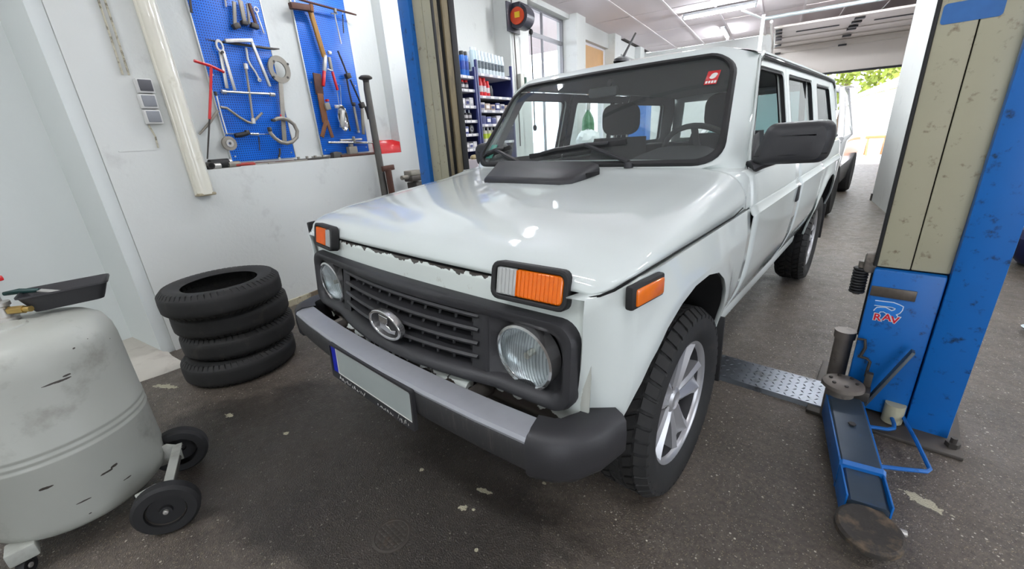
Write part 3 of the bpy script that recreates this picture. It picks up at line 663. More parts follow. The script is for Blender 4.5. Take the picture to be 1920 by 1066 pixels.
# cut the pane to the rounded outline
base = ws_loop(.016, 0); m = MB(); c0 = WS(0, .5)
rings = [[Vector(c0).lerp(p, k) for p in base] for k in (.25, .5, .75, 1.0)]
def snap(p):
    for _ in range(2):
        t = (p.z - 1.125 - .02) / .38; sx = p.x / max(.2, lerp(.655, .585, min(1.1, max(-.1, t))))
    q = WS(max(-1.04, min(1.04, sx)), t); return Vector((p.x, q.y, p.z))
rings = [[snap(p) for p in r] for r in rings]
m.grid(rings, close_v=True); k = len(m.v); m.v.append(snap(c0)); m.f += [[(i + 1) % len(base), i, k] for i in range(len(base))]
wsg = m.build('windscreen', windscreen_glass, car)
m = MB(); lo_ = [[(p.x, snap(p).y + dy, p.z + dz) for p in ws_loop(g, 0)] for g, dy, dz in ((.004, -.002, .002), (.009, -.012, .008), (.024, -.013, .007), (.031, -.003, 0), (.031, .02, 0))]
m.grid(lo_, close_v=True); m.build('windscreen_seal', blk_soft, car, sharp=60)
# body around the screen: from the rubber out to hood, door line and roof
inner = [Vector((p.x, snap(p).y, p.z)) for p in ws_loop(.027, 0)]
def body_out(p):
    t = (p.z - 1.09) / (1.545 - 1.09); t = max(0, min(1, t)); hw = lerp(.742, .668, t)
    return t, hw
ring1, ring2 = [], []
for p in inner:
    t, hw = body_out(p); r = abs(p.x) / lerp(.70, .625, t); sgn = 1 if p.x > 0 else -1
    top = p.z > 1.50 + .02 * (1 - (p.x / .6) ** 2); bot = p.z < 1.125
    if abs(p.x) > lerp(.63, .54, t):   # pillar
        if top: ring1.append(Vector((sgn * min(abs(p.x) + .022, .645), p.y + .035, p.z + .030))); ring2.append(Vector((sgn * .668, .90, 1.520)))
        elif bot: ring1.append(Vector((sgn * (abs(p.x) + .035), p.y + .01, p.z - .012))); ring2.append(Vector((sgn * .745, .545, 1.07)))
        else: ring1.append(Vector((sgn * (abs(p.x) + .026), p.y + .02, p.z))); ring2.append(Vector((sgn * hw, lerp(.60, .87, t), p.z)))
    elif top: ring1.append(Vector((p.x * 1.015, p.y + .03, p.z + .032))); ring2.append(Vector((p.x * 1.06, .90, 1.578 - .025 * (abs(p.x) / .6) ** 2)))
    else: ring1.append(Vector((p.x * 1.02, p.y - .012, p.z - .014))); ring2.append(Vector((p.x * 1.06, .455 + .05 * (p.x / .7) ** 2, 1.085)))
m = MB(); m.grid([inner, ring1, ring2], close_v=True); m.build('windscreen_frame', white_paint, car, sharp=60)
def roof_z(x, y):
    r = min(1, abs(x) / .668); c = interp(y, [(.86, 1.572), (.95, 1.592), (1.1, 1.606), (1.6, 1.618), (2.4, 1.615), (3.0, 1.60), (3.25, 1.575), (3.33, 1.55)])
    return 1.520 + (c - 1.520) * (1 - r ** 3.2) ** .62 if r < 1 else 1.520
RX = [-1, -.99, -.97, -.94, -.9, -.85, -.78, -.68, -.55, -.4, -.2]; RX = RX + [0] + [-x for x in reversed(RX)]
RY = [.865, .89, .92, .96, 1.02, 1.1, 1.25, 1.5, 1.8, 2.1, 2.4, 2.7, 3.0, 3.15, 3.25, 3.33]
m = MB(); m.grid([[(.668 * x, y, roof_z(.668 * x, y)) for x in RX] for y in RY]); roof = m.build('roof', white_paint, car, sharp=60)
m = MB(); m.grid([[(.63 * x, y, roof_z(.63 * x, y) - .03) for x in RX] for y in RY]); m.build('headliner', mat('headliner', (.52, .53, .54), .9), car)
m = MB(); m.lathe([(.045, 0), (.04, .014), (.02, .024), (.001, .026)], 20, Matrix.Translation((0, .955, roof_z(0, .955) - .004)) @ Matrix.Diagonal((.8, 1.5, 1, 1))); an = m.build('antenna', blk, car)
m = MB(); m.tube([(0, .96, 1.606), (0, 1.0, 1.645), (0, 1.10, 1.738)], [.008, .006, .005], 8); m.build('whip', blk, an)
def xpl(z): return .752 - (z - 1.085) * .205
def ray_to(poly, c, d):
    best = None
    for (a, b), (e, f) in zip(poly, poly[1:] + poly[:1]):
        den = d[0] * (f - b) - d[1] * (e - a)
        if abs(den) < 1e-9: continue
        t = ((a - c[0]) * (f - b) - (b - c[1]) * (e - a)) / den; u = ((a - c[0]) * d[1] - (b - c[1]) * d[0]) / den
        if t > 0 and -1e-6 <= u <= 1 + 1e-6 and (best is None or t < best): best = t
    return (c[0] + d[0] * best, c[1] + d[1] * best)
def dl(P, step=.06): return dense_loop(P, step)
def window_frame(name, s, outer, inner_, off=0.0, m_=None, shrink=1.0, parent=car, glassp=True):
    I = dl(round_poly(inner_, .035)); c = (sum(p[0] for p in I) / len(I), sum(p[1] for p in I) / len(I))
    O = [ray_to(outer, c, (p[0] - c[0], p[1] - c[1])) for p in I]
    w3 = lambda P, o: [(s * (xpl(z) + o), y, z) for y, z in P]
    m = MB(); m.grid([w3(O, -.03), w3(O, 0), w3([(lerp(a[0], b[0], .88), lerp(a[1], b[1], .88)) for a, b in zip(O, I)], 0), w3(I, -.010), w3(I, -.03)], close_v=True); f = m.build(name, white_paint, parent, sharp=25)
    m = MB(); I2 = scale_loop(I, c, .975, .945); m.grid([w3(I, -.006), w3(I2, -.002), w3(I2, -.02), w3(I, -.02)], close_u=True, close_v=True); m.build('window_seal', blk_soft, f)
    if glassp:
        m = MB(); m.v = [Vector(p) for p in w3(I2, -.014)]; m.f = [list(range(len(I2)))]; m.build('pane', side_glass, f)
    m = MB(); O2 = [(lerp(i[0], o[0], .96), lerp(i[1], o[1], .96)) for o, i in zip(O, I)]; I3 = scale_loop(I, c, .985, .97); m.grid([w3(O2, -.036), w3(I3, -.036)], close_v=True); m.build('inner_trim', trim_dark, f)
    return f
for s in (1, -1):
    open_f = s > 0
    window_frame('front_door_frame', s, [(.585, 1.080), (.865, 1.508), (1.425, 1.508), (1.395, 1.080)], [(.665, 1.115), (.905, 1.472), (1.375, 1.472), (1.345, 1.115)], glassp=not open_f)
    window_frame('rear_door_frame', s, [(1.40, 1.080), (1.43, 1.508), (2.29, 1.508), (2.272, 1.080)], [(1.475, 1.115), (1.50, 1.468), (2.225, 1.468), (2.205, 1.115)])
    window_frame('quarter_frame', s, [(2.276, 1.080), (2.294, 1.520), (3.33, 1.520), (3.41, 1.080)], [(2.40, 1.125), (2.42, 1.455), (3.05, 1.455), (3.14, 1.125)])
    m = MB(); z0 = 1.115; m.bar((s * (xpl(1.3) - .016 - .035 * .0), 2.03, 1.115), (s * (xpl(1.47) - .018), 2.05, 1.468), .02, .03); m.build('window_divider', blk_soft, car)
    # drip rail along roof and pillar, with the dark channel under it
    R_ = [(s * .752, .585, 1.075), (s * .735, .625, 1.16), (s * .712, .72, 1.30), (s * .690, .80, 1.42), (s * .674, .86, 1.497), (s * .669, .92, 1.520), (s * .668, 1.1, 1.522), (s * .668, 2.0, 1.523), (s * .668, 2.9, 1.521), (s * .668, 3.25, 1.515), (s * .672, 3.36, 1.47), (s * .70, 3.42, 1.30)]
    m = MB(); m.tube([(x + s * .006, y, z + .004) for x, y, z in R_[4:]], .007, 6); m.build('drip_rail', white_paint, car)
    m = MB(); m.tube([(x + s * .003, y + .012, z - .012) for x, y, z in R_], .006, 6); m.build('door_seal', blk_soft, car)
    m = MB(); m.tube([(x + s * .005, y - .004, z) for x, y, z in R_[:6]], .005, 6); m.build('pillar_trim', white_paint, car)
    # belt below the panes
    m = MB(); m.grid([[(s * .757, y, 1.083) for y in (.60, 1.4, 2.27, 3.40)], [(s * .752, y, 1.094) for y in (.60, 1.4, 2.27, 3.40)], [(s * .70, y, 1.090) for y in (.60, 1.4, 2.27, 3.40)]]); m.build('belt_seal', blk_soft, car)
# tailgate and rear body
m = MB(); m.grid([[(x * .80, 3.42 + .02 * (1 - x * x), z) for x in (-.93, -.5, 0, .5, .93)] for z in (.46, .7, .9, 1.085)] ); m.build('tailgate', white_paint, car, thick=.01)
tw = MB(); O = [(-.70, 1.08), (.70, 1.08), (.64, 1.55), (-.64, 1.55)]; I = [(-.60, 1.13), (.60, 1.13), (.55, 1.47), (-.55, 1.47)]
f3 = lambda P, d=0: [(x, 3.43 - (z - 1.085) * .22 + d, z) for x, z in P]
tw.add(f3(O) + f3(I), [[i, (i + 1) % 4, 4 + (i + 1) % 4, 4 + i] for i in range(4)]); tg = tw.build('tailgate_frame', white_paint, car, thick=.02)
m = MB(); m.add(f3(I, .0), [[0, 1, 2, 3]]); m.build('pane', side_glass, tg)
m = MB(); m.box((0, 3.50, .56), (1.5, .14, .12), None, .02); m.build('rear_bumper', blk, car)
# ---- door mirrors
for s in (1, -1):
    S = lambda x, y, z: (s * x, y + (.0 if s > 0 else .12), z)
    m = MB(); mxo = .885 if s > 0 else .785; mzo = 1.168 if s > 0 else 1.150; prof = round_poly([(-.085, .074), (.105, .078), (.122, .03), (.105, -.066), (-.135, -.076)], .03, 5); rows = []
    for d, k, dx in ((-.075, .55, .01), (-.068, .80, .006), (-.05, .94, .0), (-.02, 1.0, 0), (.02, 1.0, 0), (.045, .98, 0), (.05, .92, 0)):
        rows.append([S(mxo + dx + x * k, .62 + d, mzo + z * k) for x, z in prof])
    m.grid(rows, close_v=True); k = len(prof); m.f.append(list(range(k))); mir = m.build('door_mirror', blk, car, sharp=40)
    m = MB(); m.v = [Vector(S(mxo + x * .9, .668, mzo + z * .9)) for x, z in prof]; m.f = [list(range(k))]; m.build('mirror_glass', chrome, mir)
    m = MB(); m.tube([S(.83, .62, 1.110), S(.79, .61, 1.10), S(.755, .58, 1.085)], [.022, .028, .034], 10, sx=.8); m.add([S(.750, .585, 1.07), S(.735, .64, 1.07), S(.735, .72, 1.09), S(.716, .74, 1.215), S(.722, .68, 1.19), S(.757, .59, 1.08), S(.757, .73, 1.085), S(.738, .74, 1.215)], [[0, 5, 7, 4], [5, 6, 7], [0, 1, 2, 6, 5], [2, 3, 7, 6], [0, 4, 3, 2, 1]]); m.build('mirror_foot', blk, mir)
    m = MB(); m.tube([S(mxo - .115 + .225 * t, .545 + .05 * (t - .5) ** 2, 1.128 + .008 * t) for t in (0, .25, .5, .75, 1)], .002, 5); m.build('seam_line', blk_soft, mir)
# ---- wipers and jets
for (x0, y0, z0, x1, x2, xb) in ((.325, .425, 1.112, .09, .20, -.25), (-.30, .43, 1.115, -.52, -.44, -.66)):
    e = WS(x1 / .65, .12); bz = WS(xb / .65, .02); be = WS((2 * x1 - xb) / .65, .19)
    nrm = Vector((0, -.026, .012))
    m = MB(); m.lathe([(.02, 0), (.018, .02), (.006, .026)], 12, Matrix.Translation((x0, y0, z0 - .012))); m.bar((x0, y0, z0 + .012), e + nrm * 1.4, .021, .014, .003); wip = m.build('wiper', blk, car)
    A = WS(xb / .655, .035) + nrm * .4; B_ = WS((x1 + (x1 - xb) * .55) / .655, .165) + nrm * .4
    m = MB(); m.bar(A, B_, .014, .024, .003); m.build('blade', blk_soft, wip)
    m = MB(); m.tube([A.lerp(B_, .15) + nrm * .5, A.lerp(B_, .35) + nrm * 1.2, A.lerp(B_, .65) + nrm * 1.2, A.lerp(B_, .85) + nrm * .5], .008, 6); m.build('bracket', blk, wip)
for x in (.17, -.42):
    m = MB(); m.ball((x, .40, hood_z(x, .40) + .006), .012, 10, 6, (1, 1.2, .7)); m.build('washer_jet', blk, car)
# stickers on the screen
def on_ws(x, z, d=.005): p = snap(Vector((x, 0, z))); return Vector((x, p.y - d, z + .002))
m = MB(); m.v = [on_ws(x, z) for x, z in ((.515, 1.408), (.563, 1.408), (.563, 1.462), (.515, 1.462))]; m.f = [[0, 1, 2, 3]]; st = m.build('sticker', mat('sticker_red', (.80, .16, .18), .5), car, thick=.001)
m = MB(); m.v = [on_ws(.540 + .014 * math.cos(a) + (.005 if math.sin(a) > 0 else 0), 1.441 + .012 * math.sin(a), .0065) for a in [2 * PI * i / 14 for i in range(14)]]; m.f = [list(range(14))]
for x in (.519, .530, .541, .552): n0 = len(m.v); m.v += [on_ws(x + a, z, .0065) for a, z in ((0, 1.412), (.008, 1.412), (.008, 1.422), (0, 1.422))]; m.f.append([n0, n0 + 1, n0 + 2, n0 + 3])
m.build('sticker_print', whi, st)
m = MB(); m.v = [on_ws(x, z) for x, z in ((-.615, 1.145), (-.555, 1.145), (-.555, 1.215), (-.610, 1.215))]; m.f = [[0, 1, 2, 3]]; m.build('sticker', mat('sticker_green', (.25, .52, .46), .5), car, thick=.001)
# ---- cabin
m = MB(); m.grid([[(x, y, z + (.02 * math.cos(x * 2.2))) for x in [lerp(-.69, .69, i / 16) for i in range(17)]] for y, z in ((.56, 1.045), (.62, 1.075), (.80, 1.085), (.95, 1.07), (1.0, 1.02), (1.0, .75))]); dash = m.build('dashboard', trim_dark, car)
m = MB(); m.grid([[(.36 + .24 * c, y, 1.05 + h * (1 - c ** 4)) for c in [lerp(-1, 1, i / 12) for i in range(13)]] for y, h in ((.66, .02), (.74, .09), (.92, .11), (.96, .02))]); m.build('instrument_cowl', trim_dark, dash)
m = MB(); m.grid([[(-.05 + .24 * c, y, 1.05 + h * (1 - c ** 4)) for c in [lerp(-1, 1, i / 12) for i in range(13)]] for y, h in ((.66, .02), (.78, .06), (.90, .05), (.96, .02))]); m.build('dash_hump', trim_dark, dash)
M = Matrix.Translation((.40, 1.06, 1.10)) @ Matrix.Rotation(-.95, 4, 'X')
m = MB(); m.tube([M @ Vector((.185 * math.cos(a), .185 * math.sin(a), 0)) for a in [2 * PI * i / 32 for i in range(32)]], .014, 8, closed=True); sw = m.build('steering_wheel', trim_dark, car)
m = MB(); m.ball(M @ Vector((0, 0, -.01)), .055, 14, 8)
for a in (10, 170, 270): m.bar(M @ Vector((.03 * math.cos(math.radians(a)), .03 * math.sin(math.radians(a)), 0)), M @ Vector((.18 * math.cos(math.radians(a)), .18 * math.sin(math.radians(a)), 0)), .03, .012)
m.build('wheel_hub', trim_dark, sw)
for x in (.37, -.34):
    m = MB(); rows = []
    for t in [i / 8 for i in range(9)]:
        wv = .235 - .03 * t ** 3; rows.append([(x + wv * cx_, 1.42 + .16 * t + dy * (.055 - .012 * t), .62 + .58 * t) for cx_, dy in ((-1, 0), (-.85, -.9), (-.4, -1.0), (.4, -1.0), (.85, -.9), (1, 0), (.85, .9), (-.85, .9))])
    m.grid(rows, close_v=True); m.f += [list(range(8)), [64 + i for i in range(8)]]; seat = m.build('front_seat', seat_m, car, sharp=60)
    m = MB(); m.grid([[(x + .24 * cx_, y, .60 + dz) for cx_, dz in ((-1, -.06), (-.9, .02), (0, .0), (.9, .02), (1, -.06))] for y in (.98, 1.02, 1.2, 1.44)]); m.build('seat_cushion', seat_m, seat)
    m = MB(); rows = []
    for k_, d in ((.75, -.045), (.95, -.035), (1, 0), (.95, .035), (.75, .045)): rows.append([(x + a * k_, 1.60 + d, 1.320 + b * k_) for a, b in rrect(-.135, -.105, .135, .105, .07, 5)])
    m.grid(rows, close_v=True); kk = len(rows[0]); m.f += [list(range(kk)), [4 * kk + i for i in range(kk)]]; m.build('headrest', seat_m, seat)
    for dx in (-.05, .05): m = MB(); m.cyl((x + dx, 1.595, 1.18), (x + dx, 1.60, 1.26), .007, n=8); m.build('headrest_post', steel, seat)
m = MB(); m.box((0, 2.55, .86), (1.25, .16, .52), Matrix.Rotation(-.15, 3, 'X'), .06); m.box((0, 2.28, .62), (1.25, .5, .14), None, .05); m.build('rear_seat', seat_m, car)
m = MB(); m.box((0, 1.9, .48), (1.30, 2.9, .06)); m.box((0, 3.25, .72), (1.3, .1, .5)); m.build('cabin_floor', dark, car)
m = MB(); m.box((-.02, .80, 1.442), (.17, .03, .05), None, .02); m.bar((0, .815, 1.45), (0, .84, 1.50), .02, .012); m.build('inside_mirror', trim_dark, car)
for sgn in (1, -1):
    m = MB(); m.box((sgn * .685, 1.9, .78), (.03, 2.7, .58)); m.build('door_lining', trim_dark, car)
# ---- wheels
tyre_m = mat('tyre_rubber', (.13, .13, .13), .7, vary=.15, vscale=25, dirt=((.25, .23, .21), .2, 12, .3)); alloy = mat('alloy', (.70, .70, .71), .32, .55, vary=.05); alloy_in = mat('alloy_shade', (.20, .20, .21), .6, .2)
def tyre_profile(R, wd, rr):
    h = wd / 2
    return [(rr, -h * .78), (rr + .012, -h * .86), (rr + .03, -h * .94), (lerp(rr, R, .45), -h), (lerp(rr, R, .75), -h * .97), (R - .022, -h * .90), (R - .008, -h * .80), (R - .001, -h * .66), (R, -h * .35), (R + .001, 0), (R, h * .35), (R - .001, h * .66), (R - .008, h * .80), (R - .022, h * .90), (lerp(rr, R, .75), h * .97), (lerp(rr, R, .45), h), (rr + .03, h * .94), (rr + .012, h * .86), (rr, h * .78)]
def tread(R, wd, nblk, rows_, depth=.007):
    """rows_: (centre, half width, phase, slant)"""
    m = MB()
    for c, hw_, ph, sl_ in rows_:
        for i in range(nblk):
            a0 = 2 * PI * (i + ph) / nblk; a1 = a0 + 2 * PI / nblk * .80; vs = []
            for (r_, g) in ((-.004, 1.0), (depth, .92)):
                for a, z in ((a0, -1), (a1, -1), (a1, 1), (a0, 1)):
                    zz = (c + z * hw_ * g) * wd / 2; am = (a0 + a1) / 2; aa = am + (a - am) * g + sl_ * z * 2 * PI / nblk
                    dr = -.028 * max(0, (abs(zz) / (wd / 2) - .70) / .3) ** 1.6
                    vs.append(((R + r_ + dr) * math.cos(aa), (R + r_ + dr) * math.sin(aa), zz))
            m.add(vs, [[4, 5, 6, 7], [0, 1, 5, 4], [1, 2, 6, 5], [2, 3, 7, 6], [3, 0, 4, 7]])
    return m
TR = [(-.80, .17, 0, .10), (-.42, .15, .4, -.2), (-.0, .17, .1, .25), (.42, .15, .6, -.2), (.80, .17, .3, .10)]
def make_wheel(s, y):
    Wp = bpy.data.objects.new('wheel', None); link(Wp, car); Wp.location = (s * .690, y, .343); Wp.rotation_euler = (.3, 0, 0)
    M = Matrix.Rotation(s * PI / 2, 4, 'Y')
    m = MB(); m.lathe(tyre_profile(.335, .205, .222), 56, M); m.build('tyre', tyre_m, Wp, sharp=40)
    t = tread(.335, .205, 46, TR); m = MB(); m.add(t.v, t.f, M); m.build('tread', tyre_m, Wp, kind='stuff', sharp=20)
    m = MB(); m.lathe([(.206, .060), (.208, .068), (.214, .078), (.222, .082), (.224, .078)], 56, M); m.build('rim', alloy, Wp)
    m = MB(); m.lathe([(.222, -.08), (.205, -.06), (.200, .03), (.206, .062)], 48, M); m.build('rim_barrel', alloy_in, Wp)
    m = MB(); m.lathe([(.200, -.05), (.14, -.045), (.13, -.02), (.06, -.01), (.001, -.01)], 40, M); m.build('brake_drum', mat_drum, Wp)
    for k in range(5):
        a = 2 * PI * k / 5; R_ = Matrix.Rotation(a, 4, 'Z'); m = MB(); rows = []
        for r, hw_, z in ((.035, .030, .050), (.07, .040, .056), (.11, .046, .060), (.16, .058, .064), (.195, .072, .068), (.210, .078, .070)):
            rows.append([(r, -hw_, z - .035), (r, -hw_ * .98, z - .004), (r, -hw_ * .62, z + .004), (r, -hw_ * .12, z - .012 - .05 * max(0, r - .09)), (r, hw_ * .12, z - .012 - .05 * max(0, r - .09)), (r, hw_ * .62, z + .004), (r, hw_ * .98, z - .004), (r, hw_, z - .035)])
        m.grid(rows); T_ = M @ R_; m.v = [T_ @ v for v in m.v]; m.build('spoke', alloy, Wp, sharp=25)
        m = MB(); rb = Matrix.Rotation(a + PI / 5, 4, 'Z'); m.cyl((.055, 0, .02), (.055, 0, .05), .009, n=6); m.v = [M @ rb @ v for v in m.v]; m.build('wheel_nut', dark_steel, Wp)
    m = MB(); m.lathe([(.048, .03), (.046, .052), (.034, .060), (.030, .055), (.001, .056)], 28, M); m.build('hub_cap', alloy, Wp)
    return Wp
mat_drum = mat('drum_iron', (.13, .12, .12), .7)
for s in (1, -1):
    for y in (0, 2.7): make_wheel(s, y)
m = MB(); m.cyl((-.62, 0, .36), (.62, 0, .36), .03, n=10); m.cyl((-.62, 2.7, .34), (.62, 2.7, .34), .05, n=12); m.box((0, 1.6, .40), (.5, 2.6, .08)); m.build('axle', dark, car)
# things standing behind the car by the left windows, seen through its panes
r = thing('gas_cylinder', 'green gas cylinder standing by the left pilaster, seen through the rear side window', 'gas cylinder', bl(-2.12, 6.45, 0))
m = MB(); m.lathe([(.001, 0), (.10, 0), (.115, .02), (.115, 1.38), (.10, 1.48), (.06, 1.56), (.035, 1.60), (.035, 1.66), (.001, 1.66)], 24); m.build('cylinder_body', mat('cylinder_green', (.16, .42, .24), .4), r)
m = MB(); m.lathe([(.04, 1.62), (.045, 1.64), (.045, 1.74), (.001, 1.75)], 16); m.build('valve_cap', steel, r)
r = thing('sack_trolley', 'grey box trolley below the white sack by the left windows', 'trolley', bl(-1.85, 5.75, 0), BROT)
m = MB(); m.box((0, 0, .53), (.44, .62, .86), None, .02); m.build('box_body', mat('trolley_grey', (.62, .63, .64), .5), r)
for x in (-.17, .17):
    for y in (-.24, .24): m = MB(); m.cyl((x - .015, y, .05), (x + .015, y, .05), .05, n=16); m.build('caster', blk_soft, r)
bag = MB(); rb = random.Random(5)
bag.ball((0, 0, .155), .20, 16, 10, (1.0, 1.35, .78)); bag.v = [v + Vector((rb.uniform(-.015, .015), rb.uniform(-.015, .015), rb.uniform(-.02, .02))) for v in bag.v]
for v in bag.v: v.z = max(v.z, .0)
r = thing('plastic_sack', 'crumpled white plastic sack on the box trolley, seen through the rear side window', 'sack', bl(-1.85, 5.75, .962), BROT); bag.build('sack_body', mat('bag_white', (.86, .88, .88), .4), r, sharp=20)
r = thing('tall_cabinet', 'tall blue metal cabinet far back, seen past the passenger headrest', 'cabinet', bl(-1.92, 9.35, 0), BROT)
m = MB(); m.box((0, 0, .95), (.42, .5, 1.9), None, .01); m.build('cabinet_body', blue, r); m = MB(); m.box((.0, -.256, .95), (.36, .012, 1.8), None, .004); cdoor = m.build('door', blue, r); m = MB(); m.box((.14, -.268, 1.0), (.02, .02, .12), None, .004); m.build('handle', steel, cdoor)
# ================================================================== two-post lift
beige = mat('lift_beige', (.67, .655, .56), .5, vary=.10, vscale=4, dirt=((.40, .33, .25), .10, 24, .15), bump=(.04, 80))
beige_d = mat('lift_beige_worn', (.52, .47, .36), .6, vary=.15, vscale=6, dirt=((.22, .20, .18), .4, 7, .25), stretch=(4, 4, .6))
grime = mat('greasy_steel', (.30, .28, .26), .55, .3, vary=.25, vscale=14, dirt=((.36, .31, .26), .25, 18, .2))
pin_grey = mat('pin_grey', (.46, .43, .40), .5, .3, vary=.2, vscale=14, dirt=((.24, .22, .20), .2, 18, .2))
blue_worn = mat('lift_blue_worn', (.22, .27, .32), .45, .2, vary=.25, vscale=10, dirt=((.08, .30, .52), .22, 6, .2))
lift = thing('lift_post', 'blue and beige two-post lift column with swing arm on the open right side', 'lift post', (1.36, .98, 0), None, 'posts of the two-post car lift')
O = Vector((1.36, .98, 0))
def lb(name, x0, x1, y0, y1, z0, z1, m, par, org, bev=.004, **k):
    mb = MB(); mb.box(Vector(((x0 + x1) / 2, (y0 + y1) / 2, (z0 + z1) / 2)) - org, (x1 - x0, y1 - y0, z1 - z0), None, bev); return mb.build(name, m, par, **k)
def off(m_, org): m_.v = [v - org for v in m_.v]; return m_
PT = 2.95
def post(root, org, s, ix):
    """s=+1: opens to -x.  ix: the inner edge x; outer = ix + s*.335"""
    X = lambda d: ix + s * d
    def b(name, d0, d1, y0, y1, z0, z1, m, **k): a, c = sorted((X(d0), X(d1))); return lb(name, a, c, y0, y1, z0, z1, m, root, org, **k)
    b('column', .208, .335, .836, 1.16, .012, PT, blue); b('column_back', .20, .335, 1.10, 1.165, .012, PT, blue)
    b('cover_panel', .0, .0975, .868, .88, .675, PT, beige); b('cover_panel', .1005, .206, .868, .88, .675, PT, beige)
    b('carriage', -.005, .204, .850, 1.10, .035, .668, blue, bev=.008)
    b('base_plate', -.12, .375, .73, 1.26, 0, .016, grime)
    b('cover_backing', .004, .20, .882, .886, .6, PT, dark); b('edge_strip', -.012, .0, .862, .884, .675, PT, blk_soft)
    for d, y in ((.345, .79), (.345, 1.2), (-.05, 1.22), (.06, .775)):
        mb = MB(); mb.cyl(Vector((X(d), y, .016)) - org, Vector((X(d), y, .035)) - org, .022, n=6); mb.cyl(Vector((X(d), y, .035)) - org, Vector((X(d), y, .055)) - org, .010, n=10); mb.build('anchor_bolt', dark_steel, root)
    # inner channel: guide rails, belt slot, black edge
    b('guide_rail', .0, .02, .885, .925, .675, PT, beige_d); b('chain_slot', .012, .03, .925, .965, .675, PT, dark); b('guide_rail', -.004, .02, .965, 1.02, .675, PT, beige_d); b('edge_guard', -.012, .02, 1.02, 1.075, .3, PT, blk_soft)
post(lift, O, 1, 1.195)
# sticker, plate, tape on the right post
mb = MB(); mb.box(Vector((1.262, .846, .578)) - O, (.135, .006, .042), None, .002); mb.build('name_plate', mat('name_plate', (.36, .33, .30), .4, .5, vary=.3, vscale=60), lift)
mb = MB(); mb.prism(rrect(-.07, -.03, .07, .03, .01), 0, .002, Matrix.Translation(Vector((1.272, .868, 1.545)) - O) @ Matrix.Rotation(PI / 2, 4, 'X')); mb.build('tape_patch', mat('tape_blue', (.16, .40, .66), .4, vary=.15, vscale=30), lift)
SM = Matrix.Translation(Vector((1.258, .849, .485)) - O) @ Matrix.Rotation(PI / 2, 4, 'X')
st_w = mat('sticker_white', (.80, .84, .88), .45); st_b = mat('sticker_blue', (.10, .46, .80), .45); st_r = mat('sticker_letters_red', (.80, .08, .16), .45)
for (pts, r1, r2) in (([(-.042, .042), (.012, .045), (.036, .038), (.030, .020), (.018, .010)], .013, .0095), ([(-.030, .004), (-.026, .016), (-.008, .020), (.016, .008), (.028, -.006)], .0125, .009)):
    mb = MB(); P = [Vector((x, y, 0)) for x, y in pts]; Q = []
    for a, b2 in zip(P, P[1:]): Q += [a.lerp(b2, t) for t in (0, .33, .66)]
    Q.append(P[-1])
    mb.tube(Q, r1, 10); mb.v = [SM @ Vector((v.x, v.y, v.z * .06 + .0004)) for v in mb.v]; a1 = mb.build('sticker', st_w, lift)
    mb = MB(); mb.tube(Q, r2, 10); mb.v = [SM @ Vector((v.x, v.y, v.z * .06 + .0012)) for v in mb.v]; mb.build('sticker_field', st_b, a1)
for i, (ch, x, y) in enumerate((('R', -.024, -.018), ('A', .006, -.012), ('V', .030, -.018))):
    text_mesh(ch, .040, 'sticker_letter', st_w, lift, SM @ Matrix.Translation((x, y, .0012)), .0004, .0035); text_mesh(ch, .040, 'sticker_letter', st_r, lift, SM @ Matrix.Translation((x, y, .0024)), .0004, .0010)
# spring-shaped hose and its cap on the back of the carriage
sx, sy = 1.150, .905
for k in range(9):
    mb = MB(); mb.lathe([(.012, -.006), (.026, -.004), (.028, 0), (.026, .004), (.012, .006)], 16, Matrix.Translation(Vector((sx, sy, .548 + k * .0125)) - O)); mb.build('spring_coil', blk_soft, lift)
mb = MB(); mb.cyl(Vector((sx, sy, .535)) - O, Vector((sx, sy, .68)) - O, .013, n=12); mb.box(Vector((1.176, .90, .68)) - O, (.045, .05, .085), None, .015); mb.build('spring_cap', pin_grey, lift)
# hook rods
mb = MB(); mb.tube([Vector(q) - O for q in ((1.19, .835, .36), (1.215, .832, .365), (1.222, .83, .33), (1.212, .828, .285))], .006, 8); mb.tube([Vector(q) - O for q in ((1.205, .83, .285), (1.235, .825, .285), (1.247, .822, .275), (1.245, .82, .205))], .006, 8); mb.build('hook_rod', dark_steel, lift)
mb = MB(); mb.bar(Vector((1.362, .80, .372)) - O, Vector((1.262, .775, .10)) - O, .012, .042, .002, up=(0, -1, 0)); mb.build('lock_lever', mat('lever_steel', (.33, .36, .38), .45, .6, vary=.2), lift)
mb = MB(); mb.cyl(Vector((1.36, .84, .02)) - O, Vector((1.36, .84, .105)) - O, .034, n=18); mb.build('roller', beige, lift)
# pivot pins and arms
mb = MB(); mb.cyl(Vector((1.175, .735, .02)) - O, Vector((1.175, .735, .175)) - O, .05, n=24); mb.lathe([(.001, .200), (.060, .200), (.072, .193), (.074, .178), (.05, .172)], 28, Matrix.Translation(Vector((1.180, .735, 0)) - O)); pv = mb.build('arm_pivot', pin_grey, lift)
for a in range(6):
    mb = MB(); q = Vector((1.18 + .045 * math.cos(a), .735 + .045 * math.sin(a), .20)) - O; mb.cyl(q, q + Vector((0, 0, .006)), .007, n=6); mb.build('bolt', dark_steel, pv)
mb = MB(); mb.cyl(Vector((1.145, .965, .10)) - O, Vector((1.145, .965, .30)) - O, .034, n=20); mb.cyl(Vector((1.145, .965, .30)) - O, Vector((1.145, .965, .335)) - O, .040, n=20); mb.build('arm_pin', pin_grey, lift)
mb = MB(); mb.box(Vector((1.24, .76, .155)) - O, (.06, .07, .05), None, .006); mb.box(Vector((1.255, .79, .19)) - O, (.025, .025, .10), None, .003); mb.build('arm_restraint', dark_steel, lift)
D = Vector((.122, -.60, 0)).normalized(); U = Vector((0, 0, 1)); A0 = Vector((1.19, .74, 0))
